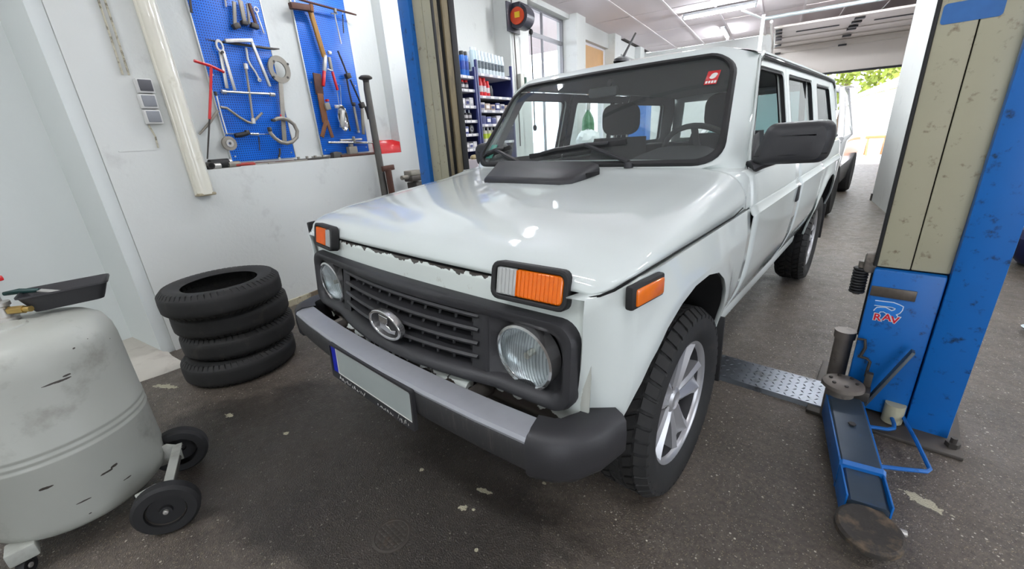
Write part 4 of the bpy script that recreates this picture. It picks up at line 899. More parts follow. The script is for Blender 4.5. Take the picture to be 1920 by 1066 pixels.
def arm(name, s0, s1, w, z0, z1, m, taper=1.0):
    side = D.cross(U); a = A0 + D * s0; b2 = A0 + D * s1; mb = MB(); rows = []
    for p_, wd, zt in ((a, w, z1), (b2, w * taper, z1 - .012)): rows.append([p_ - side * wd / 2 + U * z0, p_ + side * wd / 2 + U * z0, p_ + side * wd / 2 + U * (zt - .008), p_ + side * (wd / 2 - .008) + U * zt, p_ - side * (wd / 2 - .008) + U * zt, p_ - side * wd / 2 + U * (zt - .008)])
    mb.grid(rows, close_v=True); mb.f += [list(range(6)), list(range(6, 12))]; return off(mb, O).build(name, m, lift, sharp=25)
arm('swing_arm', -.02, .46, .118, .03, .142, blue_worn); arm('swing_arm_lip', .452, .462, .124, .028, .144, blue); arm('arm_extension', .44, .60, .104, .035, .122, blue_worn); arm('arm_slide', .58, .72, .088, .035, .100, grime, .9)
for sgn in (-1, 1):
    side = D.cross(U) * sgn * .060; mb = MB(); mb.bar(A0 + D * .02 + side + U * .085, A0 + D * .60 + side * .93 + U * .075, .006, .10, .002, up=(0, 0, 1)); off(mb, O).build('arm_side', blue, lift)
mb = MB(); q = A0 + D * .22 + U * .141 - O; mb.cyl(q, q + U * .004, .012, n=6); mb.build('grease_nipple', dark_steel, lift)
pc = Vector((1.316, .055, .034))
mb = MB(); mb.lathe([(.001, .02), (.05, .02), (.05, .045), (.076, .048), (.082, .056), (.082, .072), (.074, .078), (.05, .076), (.001, .077)], 32, Matrix.Translation(pc - O) @ Matrix.Diagonal((1.0, 1.12, 1, 1))); mb.build('lift_pad', mat('pad_rubber', (.19, .175, .16), .75, vary=.3, vscale=25, dirt=((.40, .34, .27), .3, 12, .15), bump=(.4, 60)), lift)
mb = MB(); q = A0 + D * .63 + D.cross(U) * -.05 + U * .07; mb.cyl(q - O, q + D.cross(U) * -.04 - O, .010, n=10); mb.build('slide_stop', steel, lift)
mb = MB(); mb.tube([Vector((x, y, z)) - O for x, y, z in ((1.286, .69, .05), (1.35, .715, .05), (1.366, .735, .05), (1.366, .77, .05), (1.355, .825, .05), (1.375, .84, .055), (1.392, .835, .055), (1.43, .69, .055), (1.466, .535, .052), (1.458, .518, .05), (1.40, .488, .048), (1.312, .446, .046))], .0075, 8); mb.build('foot_guard', blue, lift)
# left post
O2 = Vector((-1.575, .98, 0))
lift2 = thing('lift_post', 'blue and beige two-post lift column standing behind the hood near tool wall', 'lift post', O2, None, 'posts of the two-post car lift')
post(lift2, O2, -1, -1.41)
mb = MB(); mb.bar(Vector((-1.38, .76, .09)) - O2, Vector((-1.30, .20, .09)) - O2, .11, .10, .006); mb.build('swing_arm', blue_worn, lift2)
# treadplate cover on the floor between the posts
tp = thing('floor_cover_plate', 'steel treadplate strip lying on the floor behind the front wheel', 'floor plate', (0, .896, 0))
tread_m = mat('treadplate', (.46, .48, .51), .34, .85, vary=.2, vscale=9, dirt=((.20, .19, .18), .25, 10, .2))
mb = MB(); mb.grid([[(x, y, z) for x in (-1.14, 1.128)] for y, z in ((-.122, .0), (-.115, .022), (.115, .022), (.122, 0))]); mb.build('plate', tread_m, tp, sharp=20)
mb = MB(); k = 0
for i in range(75):
    for j in range(7):
        x = -1.12 + i * .03; y = -.10 + j * .033; a = math.radians(45 if (i + j) % 2 else -45); dx, dy = math.cos(a), math.sin(a); l, wd = .011, .0035
        mb.add([(x + dx * l, y + dy * l, .0221), (x - dy * wd, y + dx * wd, .0221), (x - dx * l, y - dy * l, .0221), (x + dy * wd, y - dx * wd, .0221), (x, y, .0255)], [[0, 1, 4], [1, 2, 4], [2, 3, 4], [3, 0, 4]])
mb.build('tread_lug', tread_m, tp, kind='stuff')

# ================================================================== tyre stack
TY = [(-1.700, -.743, 'bottom tyre of the black stack beside the left wall, resting on the floor'), (-1.730, -.704, 'second tyre from the floor in the black tyre stack'),
      (-1.720, -.713, 'third tyre from the floor, just under the topmost of the stack'), (-1.655, -.745, 'topmost loose black tyre with open centre on the tyre stack')]
def loose_tyre_meshes():
    w_, R_ = .145, .301
    pr = tyre_profile(R_ - .007, w_, .192); inner = [(r + .012, z * .86) for r, z in reversed(pr)]
    a = MB(); a.lathe(pr + inner + [pr[0]], 64)
    return a, tread(R_ - .007, w_, 60, [(-.80, .17, 0, .12), (-.42, .16, .4, .1), (0, .18, .1, 0), (.42, .16, .6, -.1), (.80, .17, .3, -.12)], .008)
a, t = loose_tyre_meshes(); first = None
for k, (x, y, lab) in enumerate(TY):
    if first is None:
        r = thing('tyre', lab, 'tyre', (x, y, .0725 + .145 * k), None, 'stack of four loose tyres'); a.build('carcass', tyre_m, r, sharp=40); t.build('tread', tyre_m, r, kind='stuff', sharp=20); first = r
    else:
        r = copy_tree(first); r.location = (x, y, .0725 + .1455 * k); r['label'] = lab
    r.rotation_euler = (0, 0, k * 1.3)

# ================================================================== waste-oil tank on wheels
tank_m = mat('tank_paint', (.66, .67, .64), .42, vary=.07, vscale=4, dirt=((.42, .40, .36), .22, 5, .3), bump=(.05, 12))
def scuffs(m, spots, col):
    nt = m.node_tree; N = nt.nodes; L = nt.links; b = N['Principled BSDF']; cur = b.inputs['Base Color'].links[0].from_socket; tc = N.new('ShaderNodeTexCoord')
    for (p, rx, ry, rz) in spots:
        mp = N.new('ShaderNodeMapping'); mp.vector_type = 'TEXTURE'; mp.inputs['Location'].default_value = p; mp.inputs['Scale'].default_value = (rx, ry, rz); L.new(tc.outputs['Object'], mp.inputs[0])
        nz = N.new('ShaderNodeTexNoise'); nz.inputs['Scale'].default_value = 70; L.new(tc.outputs['Object'], nz.inputs['Vector'])
        le = N.new('ShaderNodeVectorMath'); le.operation = 'LENGTH'; L.new(mp.outputs[0], le.inputs[0]); ad = N.new('ShaderNodeMath'); L.new(le.outputs['Value'], ad.inputs[0]); L.new(nz.outputs[0], ad.inputs[1])
        lt = N.new('ShaderNodeMath'); lt.operation = 'LESS_THAN'; L.new(ad.outputs[0], lt.inputs[0]); lt.inputs[1].default_value = 1.35
        mx = N.new('ShaderNodeMix'); mx.data_type = 'RGBA'; L.new(cur, mx.inputs[6]); mx.inputs[7].default_value = (*lin(col), 1); L.new(lt.outputs[0], mx.inputs[0]); cur = mx.outputs[2]
    L.new(cur, b.inputs['Base Color'])
TC = Vector((-.914, -1.499, 0)); TRd = .255
def on_tank(u, v):
    d = ray(u, v); o = CAM_LOC - TC; A = d.x ** 2 + d.y ** 2; B = 2 * (o.x * d.x + o.y * d.y); C = o.x ** 2 + o.y ** 2 - TRd ** 2; q = B * B - 4 * A * C
    t = (-B - math.sqrt(max(q, 0))) / (2 * A); return o + d * t
SC = []
for (u, v, h, wd) in ((118, 712, .004, .025), (100, 718, .003, .03), (125, 703, .004, .012), (168, 596, .006, .010), (180, 612, .005, .008), (168, 634, .006, .010), (141, 652, .005, .008), (215, 872, .006, .012), (200, 885, .004, .02), (85, 915, .005, .02), (155, 940, .003, .025), (170, 962, .004, .006), (240, 895, .003, .015), (207, 634, .003, .003)):
    SC.append((on_tank(u, v), wd, wd, h))
tank_s = tank_m.copy(); scuffs(tank_s, SC, (.24, .22, .20))
tank = thing('oil_drainer_tank', 'dented pale grey waste oil tank on wheels at the left edge', 'oil tank', TC)
mb = MB(); mb.lathe([(.001, .065), (.16, .068), (.215, .08), (.243, .105), (.254, .14), (.255, .36), (.2575, .367), (.2575, .373), (.254, .379), (.254, .384), (.2575, .390), (.2575, .396), (.254, .402), (.254, .407), (.2575, .413), (.2575, .419), (.255, .425), (.255, .66), (.251, .70), (.236, .738), (.21, .758), (.17, .768), (.10, .774), (.06, .772), (.055, .778), (.001, .778)], 72)
mb.build('drum', tank_s, tank, sharp=40)
# wheels on the axle bracket
def small_wheel(p, axis, r, wd, par, name='wheel'):
    M = Matrix.Translation(p) @ frame_from(axis).to_4x4(); mb = MB(); h = wd / 2
    mb.lathe([(r * .62, -h), (r * .9, -h), (r, -h * .6), (r, h * .6), (r * .9, h), (r * .62, h), (r * .60, h * .5), (r * .2, h * .5), (r * .18, h * .9), (.001, h * .9)], 36, M); wq = mb.build(name, blk_soft, par, sharp=40)
    mb = MB(); mb.lathe([(r * .56, h * .55), (r * .585, h * .75), (r * .61, h * .55)], 32, M); mb.build('rim_ring', dark_steel, wq)
    mb = MB(); mb.lathe([(.009, h * .8), (.008, h * 1.15), (.001, h * 1.2)], 12, M); mb.build('axle_end', steel, wq); return wq
ax = Vector((.345, -.104, 0)).normalized(); w1 = Vector((-.530, -1.313, .098)) - TC; w2 = Vector((-.871, -1.211, .098)) - TC
small_wheel(w1, ax, .098, .05, tank); small_wheel(w2, -ax, .098, .05, tank)
mb = MB(); mb.cyl(w1 - ax * .02, w2 + ax * .02, .011, n=10); mb.build('axle', dark_steel, tank)
mid_ = (w1 + w2) / 2; nrm_ = Vector((-ax.y, ax.x, 0)); nrm_ = nrm_ if nrm_.dot(mid_) > 0 else -nrm_
mb = MB(); q0 = mid_ - nrm_ * .09
for s_ in (-1, 1):
    mb = MB(); pA = mid_ + ax * .125 * s_; mb.add([pA - nrm_ * .08 + Vector((0, 0, .06)), pA - nrm_ * .02 + Vector((0, 0, .075)), pA + nrm_ * .018 + Vector((0, 0, .05)), pA + nrm_ * .015 + Vector((0, 0, -.015)), pA - nrm_ * .08 + Vector((0, 0, -.015))], [[0, 1, 2, 3, 4]])
    mb.build('axle_bracket', tank_m, tank, thick=.006)
mb = MB(); mb.bar(mid_ - ax * .125 + nrm_ * .012 + Vector((0, 0, .055)), mid_ + ax * .125 + nrm_ * .012 + Vector((0, 0, .055)), .03, .006); mb.build('bracket_bar', tank_m, tank)
for (x, y) in ((-.715, -1.675), (-1.05, -1.72)):
    p = Vector((x, y, .03)) - TC; small_wheel(p, Vector((.5, .85, 0)), .03, .024, tank, 'caster')
    mb = MB(); mb.box(p + Vector((-.012, .008, .055)), (.07, .07, .05), None, .006); mb.build('caster_plate', tank_m, tank)
mb = MB(); mb.tube([Vector((-.80, -1.80, .10)) - TC, Vector((-.80, -1.765, .22)) - TC, Vector((-.83, -1.76, .9)) - TC], .012, 8); mb.build('push_handle', tank_m, tank)
# valve on top
V0 = Vector((-.995, -1.492, .775)) - TC
mb = MB(); mb.lathe([(.036, 0), (.036, .012), (.024, .016), (.024, .05), (.03, .054), (.03, .066), (.014, .07), (.012, .14), (.001, .14)], 20, Matrix.Translation(V0)); vb = mb.build('valve', steel, tank)
mb = MB(); mb.bar(V0 + Vector((-.10, -.07, .135)), V0 + Vector((.045, .030, .150)), .034, .018, .004); mb.build('valve_lever', red, vb)
mb = MB(); mb.cyl(V0 + Vector((.02, .02, .035)), V0 + Vector((.05, .055, .035)), .014, n=6); mb.cyl(V0 + Vector((.05, .055, .035)), V0 + Vector((.065, .07, .035)), .010, n=12); mb.build('fitting', mat('brass', (.76, .65, .40), .3, .9), vb)
# tray on the tank
tr = thing('drip_tray', 'small black plastic drip tray lying on top of the grey tank', 'tray', Vector((-1.0, -1.325, .784)), Matrix.Rotation(math.radians(83), 3, 'Z'))
mb = MB(); kx = lambda hx, hy, z, r=.02: [(x, y, z) for x, y in rrect(-hx, -hy, hx, hy, r, 5)]
rows = [kx(.090, .055, .004), kx(.115, .075, .066), kx(.118, .078, .068), kx(.118, .078, .062), kx(.112, .072, .064), kx(.086, .051, .010)]
mb.grid(rows, close_v=True); n_ = len(rows[0]); mb.f += [list(range(n_)), [5 * n_ + i for i in range(n_)]]; mb.build('tray_body', blk, tr, sharp=30)
br = thing('scraper', 'dark green handled scraper resting in the black drip tray', 'scraper', Vector((-1.03, -1.40, .842)), Matrix.Rotation(math.radians(62), 3, 'Z'))
mb = MB(); mb.tube([(-.085, 0, .010), (-.04, 0, .012), (.01, 0, .006)], [.007, .010, .007], 10, sx=1.0); mb.build('handle', mat('scraper_green', (.06, .22, .21), .45), br)
mb = MB(); mb.bar((.01, 0, .006), (.07, 0, -.012), .026, .003); mb.build('blade', steel, br)
# floor drain cover
dc = thing('drain_cover', 'round iron cover with checker pattern set in the floor before the bumper', 'drain cover', Vector((.123, -.826, 0)))
mb = MB(); mb.lathe([(.066, .0), (.066, .002), (.058, .003), (.056, .001), (.001, .001)], 36); mb.build('ring', grime, dc)
for i in range(-3, 4):
    for j in range(-3, 4):
        if math.hypot(i, j) < 3.4: mb = MB(); mb.box((i * .0155, j * .0155, .0018), (.012, .012, .003), Matrix.Rotation(.0, 3, 'Z'), .001); mb.build('stud', grime, dc)
# ================================================================== tool wall
WR = Matrix((E2, E3, E1)).transposed()      # local x along the wall, y up, z out of the wall
NB = AW - .12
def peg_material():
    m = bpy.data.materials.new('pegboard_blue'); m.use_nodes = True; nt = m.node_tree; N = nt.nodes; L = nt.links; b = N['Principled BSDF']
    tc = N.new('ShaderNodeTexCoord'); sp = N.new('ShaderNodeSeparateXYZ'); L.new(tc.outputs['Object'], sp.inputs[0])
    def M(op, a, c):
        x = N.new('ShaderNodeMath'); x.operation = op
        for i, q in enumerate((a, c)):
            if isinstance(q, (int, float)): x.inputs[i].default_value = q
            else: L.new(q, x.inputs[i])
        return x.outputs[0]
    ks = []
    for o in (sp.outputs[0], sp.outputs[1]):
        f = M('FRACT', M('MULTIPLY', o, 1 / .0165), 0); ks.append(M('LESS_THAN', M('ABSOLUTE', M('SUBTRACT', f, .5), 0), .24))
    n = N.new('ShaderNodeTexNoise'); n.inputs['Scale'].default_value = 5; L.new(tc.outputs['Object'], n.inputs['Vector'])
    mx0 = N.new('ShaderNodeMix'); mx0.data_type = 'RGBA'; mx0.inputs[6].default_value = (*lin((.03, .37, .80)), 1); mx0.inputs[7].default_value = (*lin((.06, .47, .90)), 1); L.new(n.outputs[0], mx0.inputs[0])
    mx = N.new('ShaderNodeMix'); mx.data_type = 'RGBA'; L.new(mx0.outputs[2], mx.inputs[6]); mx.inputs[7].default_value = (*lin((.02, .17, .46)), 1); L.new(M('MULTIPLY', ks[0], ks[1]), mx.inputs[0])
    L.new(mx.outputs[2], b.inputs['Base Color']); b.inputs['Roughness'].default_value = .4
    return m
peg_m = peg_material(); edge_m = mat('strip_alu', (.78, .79, .78), .4, .5)
class WT:
    def __init__(s, name, label, cat, u, v, a=NB + .034, group=None):
        s.a = a; p = at(u, v, 'a', a); s.o = p; s.root = thing(name, label, cat, p, WR, group)
    def p(s, u, v, w=0.0):
        d = at(u, v, 'a', s.a) - s.o; return Vector((E2.dot(d), d.z, w))
    def tube(s, name, pts, r, m, w=.0, n=8, par=None, closed=False, sx=1.0, wl=None):
        mb = MB(); mb.tube([s.p(u, v, w if wl is None else wl[i]) for i, (u, v) in enumerate(pts)], r, n, closed=closed, sx=sx); return mb.build(name, m, par or s.root)
    def bar(s, name, a, b, wd, th, m, w=0.0, par=None, bev=.002, w2=None):
        mb = MB(); mb.bar(s.p(*a, w), s.p(*b, w if w2 is None else w2), wd, th, bev, up=(0, 0, 1)); return mb.build(name, m, par or s.root)
    def ring(s, name, c, ro, ri, th, m, w=0.0, par=None, n=28, ry=None):
        mb = MB(); q = s.p(*c, w); k = (ry or ro) / ro; mb.ring(circle(ro, n, ry=ro * k), circle(ri, n, ry=ri * k), -th / 2, th / 2, Matrix.Translation(q)); return mb.build(name, m, par or s.root, sharp=30)
    def disc(s, name, c, r, th, m, w=0.0, par=None, n=20, ry=None):
        mb = MB(); mb.prism(circle(r, n, ry=ry), -th / 2, th / 2, Matrix.Translation(s.p(*c, w))); return mb.build(name, m, par or s.root, sharp=30)
    def lump(s, name, c, d, m, w=0.0, par=None, rot=0.0, bev=.006):
        mb = MB(); mb.box(s.p(*c, w), d, Matrix.Rotation(rot, 3, 'Z'), bev); return mb.build(name, m, par or s.root)
for (lab, b0, b1, z1) in (('blue perforated tool panel carrying the cross wheel wrench', .235, .750, 2.62), ('blue perforated tool panel carrying the rusty long hammer', 1.020, 1.552, 2.515)):
    r = thing('pegboard', lab, 'tool panel', bl(NB, (b0 + b1) / 2, 1.205), WR); hw = (b1 - b0) / 2; hgt = z1 - 1.205
    mb = MB(); mb.box((0, hgt / 2, .010), (2 * hw, hgt, .018), None, .002); mb.build('panel', peg_m, r)
    for sg in (-1, 1): mb = MB(); mb.box((sg * (hw + .003), hgt / 2, .011), (.008, hgt, .022), None, .001); mb.build('edge_strip', edge_m, r)
    for y in (.04, .6, 1.2):
        for sg in (-1, 1): mb = MB(); mb.cyl((sg * (hw - .03), y, .016), (sg * (hw - .03), y, .023), .006, n=8); mb.build('screw', steel, r)
# --- first panel
t = WT('pry_bar', 'short dark pry bar hanging at the upper left corner of the first blue panel', 'tool', 357, 12); t.bar('bar', (355, -14), (359, 24), .014, .008, dark_steel)
t = WT('steel_rod', 'thin pale rod hanging left of the pullers at the top of the blue panel', 'tool', 422, 5); t.tube('rod', [(420, -14), (424, 13)], .006, steel)
t = WT('gear_puller', 'larger greasy puller with three legs hanging at the top of the blue panel', 'tool', 445, 30)
t.bar('leg', (436, 4), (438, 48), .022, .014, grey_iron, .02); t.bar('leg', (444, 2), (453, 42), .020, .014, grey_iron, .035); t.bar('leg', (451, 2), (459, 44), .016, .012, grey_iron, .012)
t.lump('claw', (440, 50), (.05, .035, .04), dark_steel, .02, rot=.4); t.lump('claw', (455, 44), (.045, .03, .04), dark_steel, .02)
t = WT('gear_puller', 'smaller greasy puller with two legs hanging right of the three-legged one', 'tool', 468, 30)
t.bar('leg', (461, 8), (465, 46), .016, .012, grey_iron, .02); t.bar('leg', (463, 8), (476, 48), .020, .014, brown, .03); t.lump('claw', (474, 50), (.055, .035, .04), dark_steel, .02, rot=-.2)
t = WT('ring_spanner', 'small ring spanner hanging beside the pullers at the panel edge', 'spanner', 480, 18)
t.ring('ring', (480, 18), .020, .012, .010, steel); t.bar('shank', (481, 24), (495, 63), .010, .006, steel)
t = WT('pipe_pliers', 'large chrome adjustable pliers hanging upright on the first blue panel', 'pliers', 410, 90)
t.ring('jaw', (409, 87), .026, .015, .012, steel, .02, ry=.042); t.bar('handle', (411, 98), (424, 166), .022, .012, steel, .012); t.bar('handle', (415, 96), (437, 170), .020, .012, steel, .024); t.disc('rivet', (413, 99), .009, .034, dark_steel, .018)
t = WT('angle_bar', 'bright square bar bent at a right angle hanging on the first panel', 'tool', 468, 78)
t.bar('arm', (418, 78), (469, 77), .024, .022, steel, .03); t.bar('leg', (467, 78), (502, 163), .020, .016, steel, .03)
t = WT('long_file', 'long dark pointed file lying level behind the bright angle bar', 'file', 450, 84)
t.tube('blade', [(383, 74), (400, 77), (430, 81), (500, 91), (512, 92), (522, 92)], [.002, .005, .009, .010, .008, .004], dark_steel, .012)
t = WT('t_handle_wrench', 'tall red T-handle wrench hanging at the left edge of the blue panel', 'wrench', 392, 125)
t.tube('handle', [(360, 115), (390, 124), (416, 136)], .010, red, .03); t.tube('stem', [(392, 126), (391, 170), (389, 224)], .009, red, .03, n=6); t.tube('shaft', [(389, 224), (387, 262), (385, 298)], [.006, .006, .005], dark_steel, .03)
t = WT('wheel_brace', 'chrome cross-shaped wheel wrench hanging in the middle of the blue panel', 'wheel wrench', 465, 175)
t.tube('arm', [(414, 172), (465, 175), (510, 177)], .0085, steel, .02); t.tube('arm', [(458, 126), (465, 175), (472, 228)], .0085, grey_iron, .02)
for a, b_ in (((413, 172), (421, 173)), ((503, 177), (512, 178)), ((457, 120), (459, 130)), ((471, 222), (473, 232))): t.tube('socket', [a, b_], .015, steel, .02, n=12)
t = WT('bent_spanner', 'small curved spanner hanging behind the angle bar leg', 'spanner', 465, 110)
t.tube('shank', [(460, 90), (463, 112), (468, 122), (478, 136), (485, 150)], [.008, .009, .009, .008, .008], steel, .01); t.ring('ring', (485, 150), .014, .007, .010, steel, .01)
t = WT('bent_pipe', 'V-bent grey pipe handle below the cross wheel wrench', 'tool', 450, 220)
t.tube('pipe', [(411, 201), (423, 203), (445, 219), (462, 229), (470, 231), (475, 226), (489, 212)], .0095, grey_iron, .018)
t = WT('ring_spanner', 'huge flat ring spanner with round holes at the right edge of first panel', 'spanner', 521, 131)
t.ring('ring', (521, 131), .090, .052, .014, grey_iron, .02, n=36, ry=.100); t.bar('shank', (523, 150), (531, 268), .036, .010, grey_iron, .02)
for q in ((510, 116), (536, 121), (510, 145), (536, 146)): t.disc('hole_plug', q, .009, .018, dark_steel, .02)
t = WT('c_clamp', 'open C-shaped iron clamp hanging over the huge ring spanner shank', 'clamp', 528, 246)
P = [(507, 227), (514, 223), (524, 222), (536, 226), (546, 234), (552, 246), (551, 258), (543, 266), (532, 269), (520, 266), (510, 259), (502, 250), (500, 242)]
t.tube('bow', P, [.012] + [.015] * (len(P) - 2) + [.012], grey_iron, .04, n=8); t.lump('foot', (507, 226), (.03, .02, .03), dark_steel, .04); t.lump('foot', (500, 243), (.025, .035, .03), dark_steel, .04); t.lump('lug', (521, 217), (.012, .02, .012), red, .04)
t = WT('slide_hammer', 'chrome rod with black ribbed grip lying across the first panel bottom', 'tool', 450, 252)
t.tube('rod', [(420, 251), (460, 251.5), (500, 252)], .005, chrome, .02); t.tube('grip', [(438, 254), (448, 253), (461, 250)], [.016, .018, .016], blk_soft, .02, n=12); t.lump('stop', (461, 248), (.028, .03, .03), dark_steel, .02); t.tube('collar', [(466, 251.5), (482, 252)], .011, chrome, .02, n=12)
t = WT('pulley', 'small round grey pulley hanging at the lower left corner of first panel', 'pulley', 427, 269)
t.ring('disc', (427, 269), .050, .014, .020, grey_iron, .02); t.ring('hub', (427, 269), .026, .010, .030, steel, .02)
t = WT('thin_rod', 'long thin grey rod hanging along the left edge of first panel', 'tool', 405, 200)
t.tube('rod', [(403, 178), (412, 215), (423, 252)], .005, steel, .02); t.lump('head', (402, 176), (.018, .03, .018), dark_steel, .02)
t = WT('grey_strut', 'grey bar leaning across the white wall left of the blue panel', 'tool', 388, 230, AW - .10)
t.tube('bar', [(370, 252), (388, 232), (405, 208)], [.007, .010, .010], grey_iron, .03)
t = WT('hook_bolt', 'small bolt hook at the bottom of first panel under the clamp', 'hook', 524, 285)
t.tube('hook', [(523, 278), (523, 288), (521, 297)], .008, dark_steel, .012); t.disc('nut', (522, 297), .011, .014, steel, .015, n=6)
t = WT('hanging_pin', 'thin dark pin hanging below the ribbed grip', 'pin', 484, 268); t.tube('pin', [(484, 256), (486, 282)], .004, dark_steel, .008)
# --- second panel
t = WT('long_t_bar', 'long dark T-bar lying across the top of the second blue panel', 'tool', 600, 16)
t.tube('bar', [(545, -1), (600, 14), (650, 27), (661, 30)], [.008, .009, .009, .007], brown, .05); t.tube('hook', [(621, 18), (622, 26)], .013, grey_iron, .05, n=8)
t = WT('t_wrench', 'slim chrome rod wrench hanging from the top of the second panel', 'wrench', 628, 50); t.tube('shaft', [(624, 26), (637, 83)], .006, steel, .02); t.tube('cross', [(618, 26), (630, 27)], .006, steel, .02)
t = WT('hanging_rod', 'dark thin rod near the right edge of the second panel', 'tool', 642, 45); t.tube('rod', [(641, 28), (643, 62)], .005, dark_steel, .01)
t = WT('long_hammer', 'rusty hammer with long ochre shaft and brown channel head on second panel', 'hammer', 577, 18)
t.bar('head', (537, 13), (576, 18), .045, .045, brown, .05, bev=.004); t.bar('head_cap', (572, 17), (578, 19), .055, .05, rust, .05); t.bar('shaft', (577, 20), (604, 108), .038, .022, ochre, .03)
t = WT('riveter', 'hand riveter with red handles and chrome head on the second panel', 'riveter', 612, 115)
t.bar('body', (605, 104), (604, 134), .028, .022, steel, .03); t.bar('body', (613, 108), (618, 134), .024, .018, grey_iron, .03); t.lump('head', (613, 100), (.035, .03, .03), chrome, .03); t.bar('link', (607, 131), (617, 134), .010, .008, chrome, .05)
t.bar('red_handle', (604, 134), (602, 162), .024, .020, red, .03); t.bar('red_handle', (619, 135), (629, 170), .018, .018, red, .03)
t = WT('spring_compressor', 'brown forked steel bar hanging at the left of the second panel', 'tool', 600, 190)
t.bar('plate', (591, 138), (597, 178), .075, .012, brown, .02); t.bar('plate', (597, 176), (607, 230), .055, .014, rust, .022); t.lump('block', (609, 200), (.05, .06, .03), grey_iron, .035, rot=.2)
t.bar('fork', (608, 226), (600, 257), .035, .012, rust, .028); t.bar('fork', (610, 226), (621, 258), .030, .012, rust, .020); t.disc('bolt', (608, 189), .011, .03, red, .04, n=6)
t = WT('wire_hook', 'thin wire hook hanging below the red riveter handle', 'hook', 633, 175); t.tube('wire', [(631, 158), (636, 160), (638, 200)], .003, steel, .015); t.tube('wire', [(628, 158), (634, 198)], .003, steel, .015)
t = WT('reflector_lamp', 'oval chrome lamp reflector hanging low on the second panel', 'lamp', 637, 222)
mb = MB(); q = t.p(637, 222, .02); mb.lathe([(.066, .03), (.060, .032), (.045, .012), (.02, .0), (.001, -.002)], 28, Matrix.Translation(q) @ Matrix.Diagonal((.85, 1.75, 1, 1))); mb.build('bowl', chrome, t.root)
t.bar('bulb', (637, 208), (636, 240), .035, .03, steel, .04); t.bar('arm', (642, 212), (650, 246), .014, .012, dark_steel, .05); t.lump('plate', (630, 200), (.05, .03, .004), steel, .012)
t = WT('joint_splitter', 'left dark threaded puller with two arms hanging on the second panel', 'tool', 645, 150)
t.tube('screw', [(630, 96), (642, 125), (649, 143)], .008, blk, .025); t.lump('yoke', (649, 143), (.05, .045, .04), dark_steel, .025, rot=.3); t.tube('arm', [(647, 148), (651, 170), (657, 196)], .008, blk, .025); t.lump('claw', (659, 196), (.03, .03, .03), dark_steel, .03); t.bar('jaw', (660, 200), (669, 246), .022, .014, grey_iron, .025); t.disc('tip', (669, 247), .011, .02, steel, .025)
t = WT('joint_splitter', 'right dark threaded puller with bent jaw next to the leaning pipe', 'tool', 668, 190)
t.tube('arm', [(652, 150), (661, 170), (671, 193)], .008, blk, .035); t.lump('yoke', (674, 198), (.05, .05, .04), dark_steel, .035, rot=.3); t.bar('jaw', (674, 204), (677, 252), .028, .016, grey_iron, .035); t.tube('spring', [(680, 200), (684, 212), (687, 224)], .018, dark_steel, .045, n=8)
t = WT('chrome_tube', 'chrome tube lying level at the bottom of the second panel', 'tube', 650, 266)
t.tube('tube', [(611, 267), (650, 267), (694, 267.5)], .011, chrome, .03, n=12); t.tube('tube_end', [(636, 263), (676, 261)], .010, steel, .015, n=10); t.lump('clip', (659, 262), (.018, .06, .03), grey_iron, .035)
# --- switches and the upright lamp on the wall
sw_m = mat('switch_plate', (.80, .80, .79), .5); sw_g = mat('switch_grey', (.52, .53, .55), .45); sw_d = mat('switch_dark', (.32, .32, .34), .45)
for (c, lab, mm) in (((268, 162), 'uppermost wall box with a dark grey face in the stack of three', sw_d), ((275, 191), 'middle wall switch with a grey rocker in the stack of three', sw_g), ((284, 220), 'lowest wall switch with a grey rocker in the stack of three', sw_g)):
    t = WT('wall_switch', lab, 'switch', *c, a=AW); mb = MB(); mb.box((0, 0, .02), (.088, .084, .040), None, .008); mb.build('housing', sw_m, t.root)
    mb = MB(); mb.box((0, .002, .042), (.068, .064, .010), Matrix.Rotation(.06, 3, 'X'), .003); mb.build('rocker', mm, t.root)
t = WT('tube_lamp', 'long upright dusty fluorescent tube lamp mounted on the left wall', 'lamp', 330, 200, AW)
lamp_y = mat('lamp_cover_yellowed', (.86, .85, .79), .25, vary=.08, vscale=6, dirt=((.66, .63, .53), .06, 10, .3), coat=.6)
bmid = -.065; zc0 = t.o; 
def lw(b, z, w): d = bl(AW, b, z) - t.o; return Vector((E2.dot(d), d.z, w))
mb = MB(); mb.box(lw(bmid, 1.77, .018), (.115, 1.52, .036), None, .006); mb.build('housing', lamp_y, t.root)
mb = MB(); rows = [[lw(bmid + .050 * math.sin(a), z, .034 + .042 * math.cos(a)) for a in [math.radians(-90 + 180 * i / 10) for i in range(11)]] for z in (1.012, 1.02, 2.51, 2.52)]; mb.grid(rows); mb.build('cover', lamp_y, t.root)
mb = MB(); mb.box(lw(bmid, 1.012, .034), (.112, .020, .070), None, .006); mb.build('end_cap', mat('lamp_cap', (.62, .58, .48), .5), t.root)
